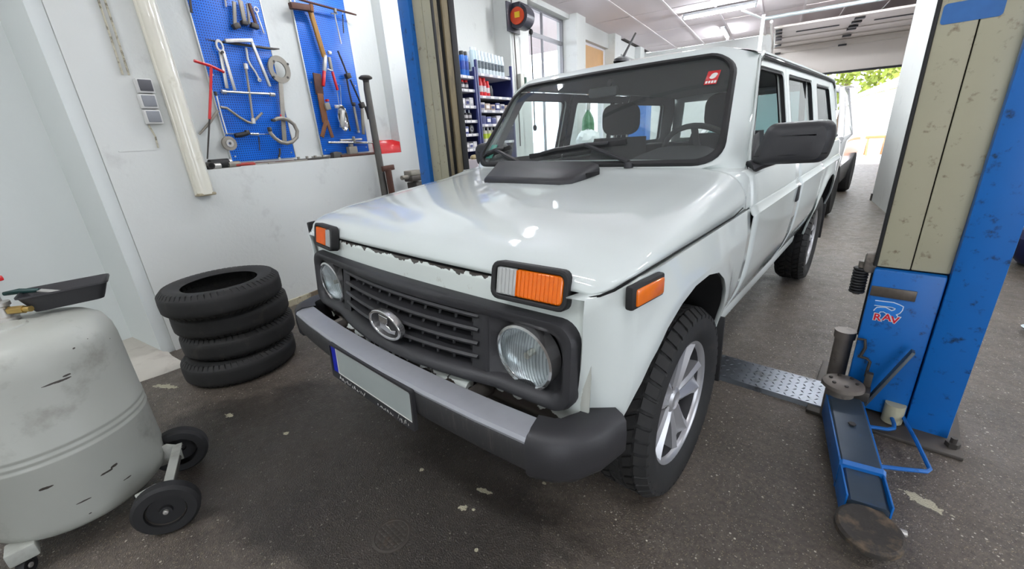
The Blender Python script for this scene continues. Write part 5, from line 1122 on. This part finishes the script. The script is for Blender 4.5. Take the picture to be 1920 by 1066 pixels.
# --- things lying on the niche ledge (z = 1.17)
def ledge(name, label, cat, u, v, a=NB + .08): p = at(u, v, 'a', a); p.z = 1.17; return thing(name, label, cat, p, WR)
def lbx(r, name, c, d, m, bev=.005, rot=0.0, rx=None): mb = MB(); mb.box(c, d, Matrix.Rotation(rot, 3, 'Y'), bev); return mb.build(name, m, r)
def ltb(r, name, pts, rad, m, n=10): mb = MB(); mb.tube(pts, rad, n); return mb.build(name, m, r)
r = ledge('socket', 'dark square-ended socket at the left end of the wall ledge', 'socket', 390, 306); ltb(r, 'body', [(0, .026, -.03), (0, .026, .04)], .025, dark_steel, 8); ltb(r, 'bore', [(0, .026, .035), (0, .026, .042)], .018, dark, 8)
r = ledge('rubber_mallet', 'black rubber mallet head lying on the wall ledge by the panel corner', 'mallet', 411, 300); ltb(r, 'head', [(-.06, .034, -.02), (.065, .034, -.02)], .033, blk_soft, 14); ltb(r, 'cap', [(.06, .034, -.02), (.085, .034, -.02)], .030, steel, 14)
r = ledge('socket', 'short chrome socket in front of the rubber mallet on the ledge', 'socket', 405, 312, AW - .03); ltb(r, 'body', [(-.035, .020, 0), (.03, .020, 0)], .020, steel, 12)
r = ledge('socket', 'round grey socket behind the chrome one on the ledge', 'socket', 437, 300); ltb(r, 'body', [(-.04, .022, 0), (.04, .022, 0)], .021, grey_iron, 12)
r = ledge('screwdriver', 'screwdriver with red handle lying on the wall ledge', 'screwdriver', 463, 306, AW - .03); ltb(r, 'handle', [(-.085, .012, 0), (-.08, .016, 0), (.05, .015, 0), (.06, .008, 0)], [.010, .012, .012, .006], mat('handle_red_brown', (.62, .20, .15), .45)); ltb(r, 'blade', [(.06, .010, 0), (.22, .010, .0)], .005, grey_iron)
r = ledge('tyre_lever', 'long dark tyre lever lying along the ledge under first panel', 'lever', 510, 301, AW - .07); ltb(r, 'bar', [(-.16, .016, 0), (.0, .010, .0), (.20, .008, .01)], [.006, .009, .008], brown)
r = ledge('steel_strip', 'flat brass coloured strip lying on the ledge beside the lever', 'strip', 540, 300, AW - .03); lbx(r, 'strip', (0, .006, 0), (.34, .010, .02), grey_iron, .002)
r = ledge('chain_tool', 'dark flat chain tool lying on the ledge between the panels', 'tool', 585, 292, AW - .05); lbx(r, 'base', (0, .010, 0), (.34, .016, .03), dark_steel, .003)
for i in range(4): mb = MB(); mb.cyl((-.13 + .08 * i, .018, 0), (-.13 + .08 * i, .036, 0), .012, n=8); mb.build('link', grey_iron, r)
r = ledge('chrome_rail', 'short chrome rail lying on the ledge left of the dark block', 'rail', 605, 291, AW - .09); lbx(r, 'rail', (0, .022, 0), (.22, .018, .018), steel, .003)
r = ledge('iron_block', 'dark angular iron block lying on the ledge below second panel', 'block', 632, 290, AW - .06); mb = MB(); mb.grid([[(-.06, 0, -.03), (.05, 0, -.03), (.05, 0, .03), (-.06, 0, .03)], [(-.055, .035, -.03), (.03, .045, -.03), (.03, .045, .03), (-.055, .035, .03)], [(-.05, .05, -.02), (-.01, .055, -.02), (-.01, .055, .02), (-.05, .05, .02)]], close_v=True); mb.f += [[3, 2, 1, 0], [8, 9, 10, 11]]; mb.build('block', dark_steel, r)
r = ledge('anvil_block', 'square grey block standing on the ledge under the chrome tube', 'block', 661, 286, AW - .07); lbx(r, 'block', (0, .045, 0), (.095, .09, .05), grey_iron, .006); lbx(r, 'neck', (-.005, .10, 0), (.04, .03, .03), grey_iron, .004)
r = ledge('round_bar', 'long dark round bar lying on the ledge behind the leaning pipe', 'bar', 675, 291, AW - .03); ltb(r, 'bar', [(-.22, .012, 0), (.22, .012, 0)], .012, brown)
bin_ = ledge('parts_bin', 'small red plastic parts bin with nuts at the end of the wall ledge', 'bin', 732, 288, AW - .065)
mb = MB(); rows = []
for y, k in ((.0, .9), (.0, 1.0), (.13, 1.06)): rows.append([(-.165 * k, y, -.055 * k), (.150 * k + .025 * (y > .01), y, -.055 * k), (.150 * k + .03 * (y > .01), y - .0 if y < .01 else y - .045, .055 * k), (.0, y, .055 * k), (-.165 * k, y, .055 * k)])
mb.grid(rows, close_v=True); mb.f.append([4, 3, 2, 1, 0]); mb.build('bin_body', red, bin_, thick=.004)
for i, (x, z) in enumerate(((.06, 0), (.10, .015), (.085, -.02), (.13, .0), (.045, .02))):
    r = thing('nut', 'bright steel nuts heaped inside the red parts bin', 'nut', bin_.location + WR @ Vector((x, .080 + .008 * (i % 2), z)), WR, 'nuts in the red bin'); mb = MB(); mb.ring(circle(.017, 6), circle(.008, 6), -.007, .007, Matrix.Rotation(.5 * i, 4, 'X')); mb.build('ring', steel, r)
lbx(bin_, 'bin_floor', (.07, .036, 0), (.13, .068, .085), red, .004)
# --- leaning pipe, T stand, vice
t = WT('iron_pipe', 'long dark iron pipe with mushroom head leaning against the wall ledge', 'pipe', 681, 145, AW + .05)
t.tube('shaft', [(682, 150), (684, 168), (700, 260), (716, 352), (722, 388)], [.026, .030, .032, .034, .034], mat('pipe_iron', (.36, .35, .33), .55, .4, vary=.15, vscale=20), .03, n=14)
mb = MB(); q = t.p(681, 146, .03); mb.lathe([(.001, .020), (.040, .016), (.062, .0), (.060, -.012), (.030, -.022), (.026, -.05)], 20, Matrix.Translation(q) @ Matrix.Rotation(-PI / 2, 4, 'X')); mb.build('head', dark_steel, t.root)
p = at(730, 317, 'a', AW + .15); base = Vector((p.x, p.y, 0)); r = thing('t_stand', 'rusty iron T-shaped stand on the floor by the leaning pipe', 'stand', base, WR)
mb = MB(); mb.cyl((0, 0, 0), (-.02, p.z, 0), .032, n=14); mb.build('post', brown, r); mb = MB(); mb.bar((-.09, p.z + .01, 0), (.06, p.z + .015, 0), .05, .03, .005); mb.build('head', brown, r); mb = MB(); mb.box((0, .01, 0), (.22, .02, .16), None, .004); mb.build('foot', dark_steel, r)
p = at(775, 330, 'a', AW + .18); r = thing('bench_vice', 'dark bench vice on its pedestal half hidden by the lift post', 'vice', Vector((p.x, p.y, 0)), WR)
mb = MB(); mb.box((.02, p.z * .5 - .03, 0), (.12, p.z - .06, .14), None, .01); mb.build('pedestal', dark_steel, r); mb = MB(); mb.box((.02, p.z - .02, 0), (.2, .06, .12), None, .01); mb.build('body', grime, r); mb = MB(); mb.box((.0, p.z + .035, 0), (.16, .05, .11), None, .008); mb.build('jaw', grey_iron, r); mb = MB(); mb.cyl((-.17, p.z - .0, 0), (.0, p.z - .0, 0), .022, n=12); mb.build('screw', grey_iron, r)

# ================================================================== parts shelves
sh_blue = mat('shelf_blue', (.13, .16, .36), .5); sh_board = mat('shelf_board', (.66, .66, .70), .5); sh_back = mat('shelf_back', (.42, .40, .43), .7); tagm = mat('price_tag', (.86, .85, .84), .5)
AF = -2.1; AB = -2.66
def shelf_unit(label, b0, b1, levels, top, side=True):
    o = bl((AF + AB) / 2, (b0 + b1) / 2, 0); r = thing('shelf_unit', label, 'shelf', o, WR, 'parts shelves against the left wall'); w2 = (b1 - b0) / 2; d2 = (AF - AB) / 2
    for sx_ in (-1, 1):
        for sz in (-1, 1): mb = MB(); mb.box((sx_ * w2, top / 2, sz * d2), (.03, top, .03), None, .003); mb.build('upright', sh_blue, r)
    if side:
        for sx_ in (-1, 1): mb = MB(); mb.box((sx_ * w2, top / 2 - .05, 0), (.004, top - .12, 2 * d2 - .03)); mb.build('side_panel', sh_blue, r)
    mb = MB(); mb.box((0, top / 2, -d2 + .01), (2 * w2, top - .05, .006)); mb.build('back_panel', sh_back, r)
    for z in levels:
        mb = MB(); mb.box((0, z - .016, 0), (2 * w2 - .01, .032, 2 * d2), None, .002); sb = mb.build('shelf_board', sh_board, r)
        for k in range(4): mb = MB(); mb.box((-w2 + .12 + k * (2 * w2 - .2) / 3.2, z - .016, d2 + .002), (.07, .024, .003)); mb.build('label_strip', tagm, sb)
    return r
RL = [1.97, 1.73, 1.572, 1.414, 1.206, .95, .6, .2]; LL = [1.924, 1.786, 1.615, 1.460, 1.313, 1.148, .85, .5, .2]
shelf_unit('blue metal shelf unit with row of white spray cans along its top shelf', 2.875, 3.65, RL, 2.10)
shelf_unit('narrower blue shelf unit beside the lift post with blue bottles on top', 2.33, 2.83, LL, 2.02, False)
CC_ = {}
def cmat(n, c, **k):
    if n not in CC_: CC_[n] = mat(n, c, .35, **k)
    return CC_[n]
def can(label, b, a, z, h, r, body, cap, group, band=None, kind='spray_can', cat='spray can', capf=.22, neck=True):
    t_ = thing(kind, label, cat, bl(a, b, z), None, group); n = 14
    mb = MB(); hb = h * (1 - capf); mb.lathe([(.001, 0), (r * .94, 0), (r, .006), (r, hb - .012), (r * .86, hb), (.001, hb)], n); mb.build('body', body, t_)
    mb = MB(); mb.lathe([(r * .80, hb), (r * .80, h - .008), (r * .70, h), (.001, h)] if neck else [(r * .35, hb), (r * .35, h), (.001, h)], n); mb.build('cap', cap, t_)
    if band is not None: mb = MB(); mb.lathe([(r * 1.01, hb * .30), (r * 1.01, hb * .72)], n); mb.build('print_band', band, t_)
    return t_
W_ = cmat('can_white', (.80, .84, .85)); WC = cmat('cap_pale', (.86, .89, .90)); PB = cmat('print_grey', (.34, .38, .40), vary=.8, vscale=90); RD = cmat('can_red', (.78, .10, .13)); RC = cmat('cap_red', (.85, .09, .11)); BKc = cmat('cap_black', (.08, .08, .09)); PW = cmat('print_white', (.82, .80, .80), vary=.5, vscale=60)
ORD = ['first', 'second', 'third', 'fourth', 'fifth', 'sixth', 'seventh', 'eighth', 'ninth', 'tenth']
for i in range(8): can(ORD[i] + ' of the white grey-printed spray cans on the right shelf top, counted from the left', 3.02 + i * .073, AF - .06, 1.97, .245 - .002 * i, .031, W_, WC, 'white spray cans on the top shelf', PB)
for i in range(6): can('white spray can in the rear row on the right shelf top', 3.02 + i * .075, AF - .20, 1.97, .25, .031, W_, WC, 'rear row of white spray cans', PB)
CL = glass('clear_plastic', (.80, .86, .86), .1)
for i in range(2): can('%s clear plastic bottle at the left end of the right shelf top' % ('outer' if i == 0 else 'inner'), 2.915 + i * .052, AF - .07, 1.97, .27, .030, cmat('bottle_pale', (.72, .80, .82)), WC, 'clear bottles on the top shelf', None, 'bottle', 'bottle', .12)
for i in range(4): can('%s red spray can on the second shelf of the right unit' % ORD[i], 2.96 + i * .078 - (0.0 if i < 3 else .005), AF - .08, 1.73, .205 - (.03 if i == 3 else 0), .033, RD, RC, 'red spray cans on the second shelf', PW)
can('dark bottle right of the red spray cans on the second shelf', 3.275, AF - .10, 1.73, .13, .04, BKc, BKc, None, None, 'bottle', 'bottle')
bxm = [cmat('box_grey', (.56, .54, .55), vary=.3, vscale=40), cmat('box_blue', (.18, .22, .45)), cmat('box_tan', (.60, .52, .46), vary=.3, vscale=30), cmat('box_navy', (.12, .16, .38)), cmat('box_white', (.74, .73, .74), vary=.25, vscale=40)]
def boxes(levels_z, b0, b1, n, h, mats, where, a=AF - .09, dpt=.14):
    for i in range(n):
        wd = (b1 - b0) / n; t_ = thing('parts_box', '%s small parts box from the left on the %s' % (ORD[i], where), 'box', bl(a, b0 + wd * (i + .5), levels_z), WR, 'parts boxes on the ' + where)
        hh = h * (1 - .12 * (i % 3)); mb = MB(); mb.box((0, hh / 2 + .001, 0), (wd * .9, hh, dpt), None, .003); mb.build('carton', mats[i % len(mats)], t_)
        mb = MB(); mb.box((0, hh * .5, dpt / 2 + .001), (wd * .6, hh * .45, .002)); mb.build('print', tagm if i % 2 else bxm[3], t_)
boxes(1.572, 2.92, 3.60, 6, .085, [bxm[0], bxm[2], bxm[2], bxm[3], bxm[0], bxm[2]], 'third shelf of the right unit')
boxes(1.414, 2.92, 3.60, 6, .095, [bxm[3], bxm[1], bxm[3], bxm[4], bxm[0], bxm[0]], 'fourth shelf of the right unit')
YG = cmat('label_lime', (.72, .80, .20))
can('tall white bottle at the left end of the fifth shelf of right unit', 2.93, AF - .06, 1.206, .20, .034, cmat('bottle_white', (.84, .84, .83)), WC, None, None, 'bottle', 'bottle', .3, False)
for i in range(4): can('%s pale bottle with lime label on the fifth shelf of right unit' % ORD[i], 3.05 + i * .085, AF - .08, 1.206, .18, .036, cmat('bottle_beige', (.80, .79, .72)), WC, 'lime-labelled bottles', YG, 'bottle', 'bottle', .25, False)
# left unit
for i in range(3): can('%s blue bottle with black cap on top of the left shelf unit' % ORD[i], 2.63 + i * .068, AF - .06 - .02 * (i == 0), 1.924, .25, .033, cmat('bottle_blue', (.12, .38, .70), vary=.3, vscale=30), BKc, 'blue bottles on the left shelf top', cmat('print_blue', (.10, .24, .55), vary=.4, vscale=50), 'bottle', 'bottle', .16)
for i in range(3): can('%s beige bottle with dark cap beside the lift post on shelf top' % ORD[i], 2.46 + i * .05, AF - .06, 1.924, .205 if i == 2 else .19, .024, cmat('bottle_cream', (.74, .66, .48), vary=.25, vscale=30), cmat('cap_gold', (.70, .60, .36)) if i < 2 else BKc, 'beige bottles on the left shelf top', None, 'bottle', 'bottle', .16)
for i in range(4): can('%s dark red spray can on the second shelf of the left unit' % ORD[i], 2.53 + i * .075, AF - .08, 1.786, .10, .030, cmat('can_dark', (.22, .16, .20)), RC, 'dark cans on the left unit second shelf', PW)
boxes(1.615, 2.48, 2.80, 4, .085, [bxm[4], bxm[4], bxm[0], bxm[4]], 'third shelf of the left unit')
for i in range(4): can('%s black and white bottle on the fourth shelf of the left unit' % ORD[i], 2.53 + i * .075, AF - .07, 1.460, .115, .028, cmat('bottle_black', (.11, .11, .13)), WC, 'black and white bottles', PW, 'bottle', 'bottle', .3, False)
t_ = thing('filter_ring', 'round dark filter standing on the fifth shelf of left unit', 'filter', bl(AF - .06, 2.73, 1.363), WR); mb = MB(); mb.ring(circle(.048, 24), circle(.026, 24), -.03, .03); mb.build('ring', BKc, t_); mb = MB(); mb.ring(circle(.028, 24), circle(.02, 24), -.032, .032); mb.build('core', cmat('filter_core', (.7, .7, .72)), t_)
boxes(1.313, 2.48, 2.66, 2, .09, [bxm[3], bxm[1]], 'fifth shelf of the left unit')
boxes(1.148, 2.48, 2.80, 4, .075, [bxm[4], bxm[0], bxm[4], bxm[4]], 'sixth shelf of the left unit')
# paper and a bag below the shelves, by the mirror
t_ = thing('carton', 'pale carton standing in the gap below the left shelf unit', 'carton', bl(AF + .16, 2.52, .0), WR); mb = MB(); mb.box((0, .52, 0), (.36, 1.04, .26), None, .01); mb.build('carton_body', cmat('carton_pale', (.76, .72, .72), vary=.1, vscale=8), t_)
for (x, c) in ((-.10, (.62, .56, .40)), (-.02, (.80, .80, .78))): mb = MB(); mb.ball((x, 1.06, .03), .045, 10, 6, (1, .7, 1)); mb.build('wad', cmat('wad%d' % int(x * -100), c), t_)
# --- hose reel on the pilaster
t = WT('hose_reel', 'round dark hose reel with orange disc hanging on the white pilaster', 'hose reel', 964, 36, AW + .05)
reel_c = t.p(964, 36, .09)
mb = MB(); mb.cyl((reel_c.x - .11, reel_c.y, .12), (reel_c.x + .11, reel_c.y, .12), .15, n=24); mb.build('drum_case', cmat('reel_case', (.20, .20, .24)), t.root)
mb = MB(); mb.cyl((reel_c.x - .135, reel_c.y, .12), (reel_c.x - .105, reel_c.y, .12), .105, n=24); mb.build('orange_disc', cmat('reel_orange', (.78, .25, .08)), t.root)
mb = MB(); mb.box((reel_c.x - .140, reel_c.y + .01, .13), (.01, .07, .08), None, .002); mb.build('yellow_mark', cmat('reel_yellow', (.85, .70, .10)), t.root)
mb = MB(); mb.box((reel_c.x + .02, reel_c.y + .13, .10), (.28, .08, .14), None, .02); mb.box((reel_c.x - .05, reel_c.y, .01), (.34, .36, .02), None, .004); mb.build('bracket', cmat('reel_case', (.20, .20, .24)), t.root)
mb = MB(); mb.tube([(reel_c.x + .12, reel_c.y, .16), (reel_c.x + .17, reel_c.y - .2, .17), (reel_c.x + .17, reel_c.y - .9, .17), (reel_c.x + .17, reel_c.y - 1.45, .17)], .009, 8); mb.ball((reel_c.x + .17, reel_c.y - .16, .17), .03, 10, 6, (1, 1.4, 1)); mb.ball((reel_c.x + .17, reel_c.y - 1.45, .17), .032, 10, 6, (1, 1.5, 1)); mb.build('hose', blk_soft, t.root)
mb = MB(); mb.tube([(reel_c.x - .08, reel_c.y + .5, .015), (reel_c.x - .08, reel_c.y + .1, .015)], .010, 6); mb.tube([(reel_c.x - .05, reel_c.y - .18, .015), (reel_c.x - .03, reel_c.y - .9, .015), (reel_c.x - .04, reel_c.y - 1.7, .015)], .010, 6); mb.build('supply_pipe', dark_steel, t.root)
t = WT('socket_box', 'small grey outlet box on the white pilaster below the hose reel', 'outlet', 974, 160, AW + .05); mb = MB(); mb.box((0, 0, .03), (.11, .30, .06), None, .008); mb.build('housing', cmat('outlet_grey', (.68, .68, .64)), t.root)
mb = MB(); mb.box((.09, .03, .04), (.05, .16, .06), None, .01); mb.build('green_lead', cmat('lead_green', (.14, .28, .22)), t.root); mb = MB(); mb.ball((.20, -.05, .05), .06, 12, 8, (1, .8, .8)); mb.build('red_plug', cmat('plug_red', (.70, .26, .20)), t.root)
# ================================================================== far right, outside
p = at(1917, 500, 'z', 0); t_ = thing('navy_drum', 'dark navy waste drum on the floor at the right edge', 'drum', Vector((p.x + .13, p.y + .10, 0)))
mb = MB(); mb.lathe([(.16, .02), (.23, .10), (.27, .24), (.22, .30), (.001, .30)], 24); mb.build('drum_body', cmat('navy_plastic', (.10, .13, .30)), t_); mb = MB(); mb.lathe([(.001, 0), (.15, 0), (.15, .03)], 20); mb.build('base', blk, t_)
p = at(1921, 622, 'z', 0); t_ = thing('white_cup', 'small white plastic bowl lying on floor at the right edge', 'bowl', Vector((p.x + .03, p.y, 0)))
mb = MB(); mb.lathe([(.001, .004), (.03, .004), (.05, .03), (.052, .034), (.048, .03), (.028, .008), (.001, .008)], 20); mb.build('bowl_body', W_, t_)
# outside ground, wall, hill, bench
gm = mat('yard_concrete', (.74, .71, .72), .8, vary=.06, vscale=1.5)
struct('ground', bbox(-40, 40, 12.6, 60, -.12, -.005), gm); bbox(9, 40, -40, 12.6, -.12, -.005).build('side_yard', gm, bpy.data.objects['ground']); bbox(-40, 9, -40, -5, -.12, -.005).build('front_yard', gm, bpy.data.objects['ground']); bbox(-40, -9, -5, 12.6, -.12, -.005).build('left_yard', gm, bpy.data.objects['ground'])
struct('exterior_wall', bbox(4.05, 9, 15, 26, -.1, 1.9), mat('yard_wall', (.88, .86, .86), .7))
rf = MB(); rf.add([bl(a, b, z) for a, b, z in ((3.85, 14.8, 1.88), (8, 14.8, 3.6), (8, 26.2, 3.6), (3.85, 26.2, 1.88), (3.85, 14.8, 1.98), (8, 14.8, 3.7), (8, 26.2, 3.7), (3.85, 26.2, 1.98))], [[0, 1, 2, 3], [7, 6, 5, 4], [0, 4, 5, 1], [1, 5, 6, 2], [2, 6, 7, 3], [3, 7, 4, 0]]); rf.build('exterior_roof', mat('yard_roof', (.86, .85, .86), .6), None)['kind'] = 'structure'
leaf_m = [mat('leaf_a', (.50, .56, .20), .6, vary=.4, vscale=2), mat('leaf_b', (.66, .66, .26), .6, vary=.4, vscale=2)]
bark = mat('bark', (.32, .26, .20), .8)
rl = random.Random(11)
for k, (a, b, h) in enumerate(((4.3, 33, 5.6), (.2, 38, 7.0), (-6.0, 40, 7.0), (8.6, 41, 8.0))):
    t_ = thing('tree', ['sunlit leafy tree left of the white roof outside the garage door', 'tall leafy tree behind the white roof outside', 'leafy tree beyond the white van outside', 'leafy tree at the right beyond the white roof outside'][k], 'tree', bl(a, b, 0), None, 'trees beyond the yard')
    mb = MB(); mb.tube([(0, 0, 0), (.1, 0, h * .3), (0, .1, h * .7)], [.22, .17, .08], 8); mb.build('trunk', bark, t_)
    mb = MB()
    for i in range(1500):
        th, ph = rl.uniform(0, 2 * PI), math.acos(rl.uniform(-1, 1)); rr = rl.uniform(.55, 1.0) ** .5 * (1 + .25 * math.sin(3 * th + k) * math.sin(2 * ph))
        c = Vector((rr * 2.6 * math.sin(ph) * math.cos(th), rr * 2.4 * math.sin(ph) * math.sin(th), h * .66 + rr * h * .36 * math.cos(ph))); u_ = Vector((rl.gauss(0, 1), rl.gauss(0, 1), rl.gauss(0, 1))).normalized(); v_ = u_.cross(Vector((rl.gauss(0, 1), rl.gauss(0, 1), rl.gauss(0, 1)))).normalized(); s_ = rl.uniform(.14, .26)
        mb.add([c - u_ * s_, c + v_ * s_ * .5, c + u_ * s_, c - v_ * s_ * .5], [[0, 1, 2, 3]])
    mb.build('foliage', leaf_m[k % 2], t_, fix=False, kind='stuff')
p = at(1637, 290, 'z', 0); t_ = thing('orange_trestle', 'small orange wooden trestle standing in the bright yard outside', 'trestle', Vector((p.x, p.y, 0)), Matrix.Rotation(TH, 3, 'Z'))
om = mat('trestle_wood', (.80, .55, .36), .6); mb = MB(); mb.box((0, 0, .52), (.55, .08, .08), None, .01); mb.build('beam', om, t_)
for x in (-.2, .2):
    for sg in (-1, 1): mb = MB(); mb.bar((x, sg * .16, 0), (x, 0, .50), .05, .04); mb.build('leg', om, t_)
# ---- white van parked right behind the car
van = thing('van', 'white van with large windscreen parked close behind the white car', 'van', (0, 0, 0))
VX, VY = -.31, 4.75        # centre line and nose
van_w = mat('van_white', (.86, .86, .87), .25, coat=.8)
def vrow(y, pts): return [(VX + x, VY + y, z) for x, z in pts] + [(VX - x, VY + y, z) for x, z in reversed(pts[:-1])]
mb = MB()
mb.grid([vrow(0, [(.70, .45), (.72, .7), (.70, .88), (.60, .93), (0, .95)]), vrow(.12, [(.84, .40), (.88, .7), (.86, .95), (.74, 1.02), (0, 1.06)]), vrow(.85, [(.88, .32), (.93, .7), (.92, 1.05), (.86, 1.16), (0, 1.24)])])
mb.grid([vrow(.85, [(.88, .32), (.93, .7), (.92, 1.05), (.915, 1.12), (.91, 1.14)])[:5], vrow(3.8, [(.88, .32), (.93, .7), (.92, 1.05), (.915, 1.12), (.91, 1.14)])[:5]])
mb.grid([[(VX * 2 - x, y, z) for x, y, z in r] for r in (vrow(.85, [(.88, .32), (.93, .7), (.92, 1.05), (.915, 1.12), (.91, 1.14)])[:5], vrow(3.8, [(.88, .32), (.93, .7), (.92, 1.05), (.915, 1.12), (.91, 1.14)])[:5])])
mb.build('body_shell', van_w, van, thick=.01)
mb = MB(); mb.grid([vrow(1.78, [(.70, 1.80), (.62, 1.86), (0, 1.90)]), vrow(2.0, [(.74, 1.86), (.66, 1.92), (0, 1.96)]), vrow(3.8, [(.76, 1.88), (.68, 1.94), (0, 1.98)])]); mb.build('roof', van_w, van, thick=.02)
mb = MB(); mb.grid([vrow(.86, [(.80, 1.18), (0, 1.25)]), vrow(1.77, [(.64, 1.83), (0, 1.89)])]); mb.build('windscreen', mat('van_screen', (.30, .42, .42), .06, .0, coat=1.0), van)
for s in (1, -1):
    mb = MB(); mb.tube([(VX + s * .90, VY + .80, 1.12), (VX + s * .82, VY + 1.3, 1.48), (VX + s * .72, VY + 1.82, 1.84), (VX + s * .75, VY + 2.4, 1.88), (VX + s * .75, VY + 3.8, 1.88)], .035, 8); mb.build('pillar', van_w, van)
    mb = MB(); mb.add([(VX + s * x, VY + y, z) for x, y, z in ((.905, 1.0, 1.15), (.905, 2.2, 1.15), (.755, 2.2, 1.84), (.745, 1.85, 1.82))] + [(VX + s * x, VY + y, z) for x, y, z in ((.905, 2.3, 1.15), (.905, 3.7, 1.15), (.755, 3.7, 1.84), (.755, 2.3, 1.84))], [[0, 1, 2, 3], [4, 5, 6, 7]]); mb.build('side_window', side_glass, van)
    mb = MB(); mb.bar((VX + s * .90, VY + 2.25, 1.12), (VX + s * .755, VY + 2.25, 1.86), .06, .03); mb.build('door_pillar', van_w, van)
    for y in (.85, 3.2):
        mb = MB(); mb.lathe([(.001, -.1), (.30, -.1), (.33, -.06), (.33, .06), (.30, .1), (.2, .1), (.001, .09)], 28, Matrix.Translation((VX + s * .84, VY + y, .33)) @ Matrix.Rotation(s * PI / 2, 4, 'Y')); mb.build('wheel', blk_soft, van)
    mb = MB(); mb.box((VX + s * .62, VY + .04, .80), (.26, .10, .14), Matrix.Rotation(-.3, 3, 'X'), .03); mb.build('headlight', chrome, van)
    mb = MB(); mb.box((VX + s * .90, VY + 2.35, .98), (.03, .14, .03), None, .008); mb.build('handle', blk, van)
mb = MB(); mb.tube([(VX - .55, VY + .92, 1.22), (VX + .05, VY + 1.0, 1.29)], .012, 6); mb.tube([(VX + .1, VY + .92, 1.24), (VX + .6, VY + 1.05, 1.26)], .012, 6); mb.build('wiper', blk, van)
mb = MB(); mb.box((VX, VY - .01, .60), (1.0, .05, .16), None, .03); mb.box((VX, VY - .02, .42), (1.45, .08, .16), None, .03); mb.build('bumper_grille', blk, van)
for o in van.children:
    if not o.name.startswith('wheel'):
        for v in o.data.vertices: v.co.z *= .86
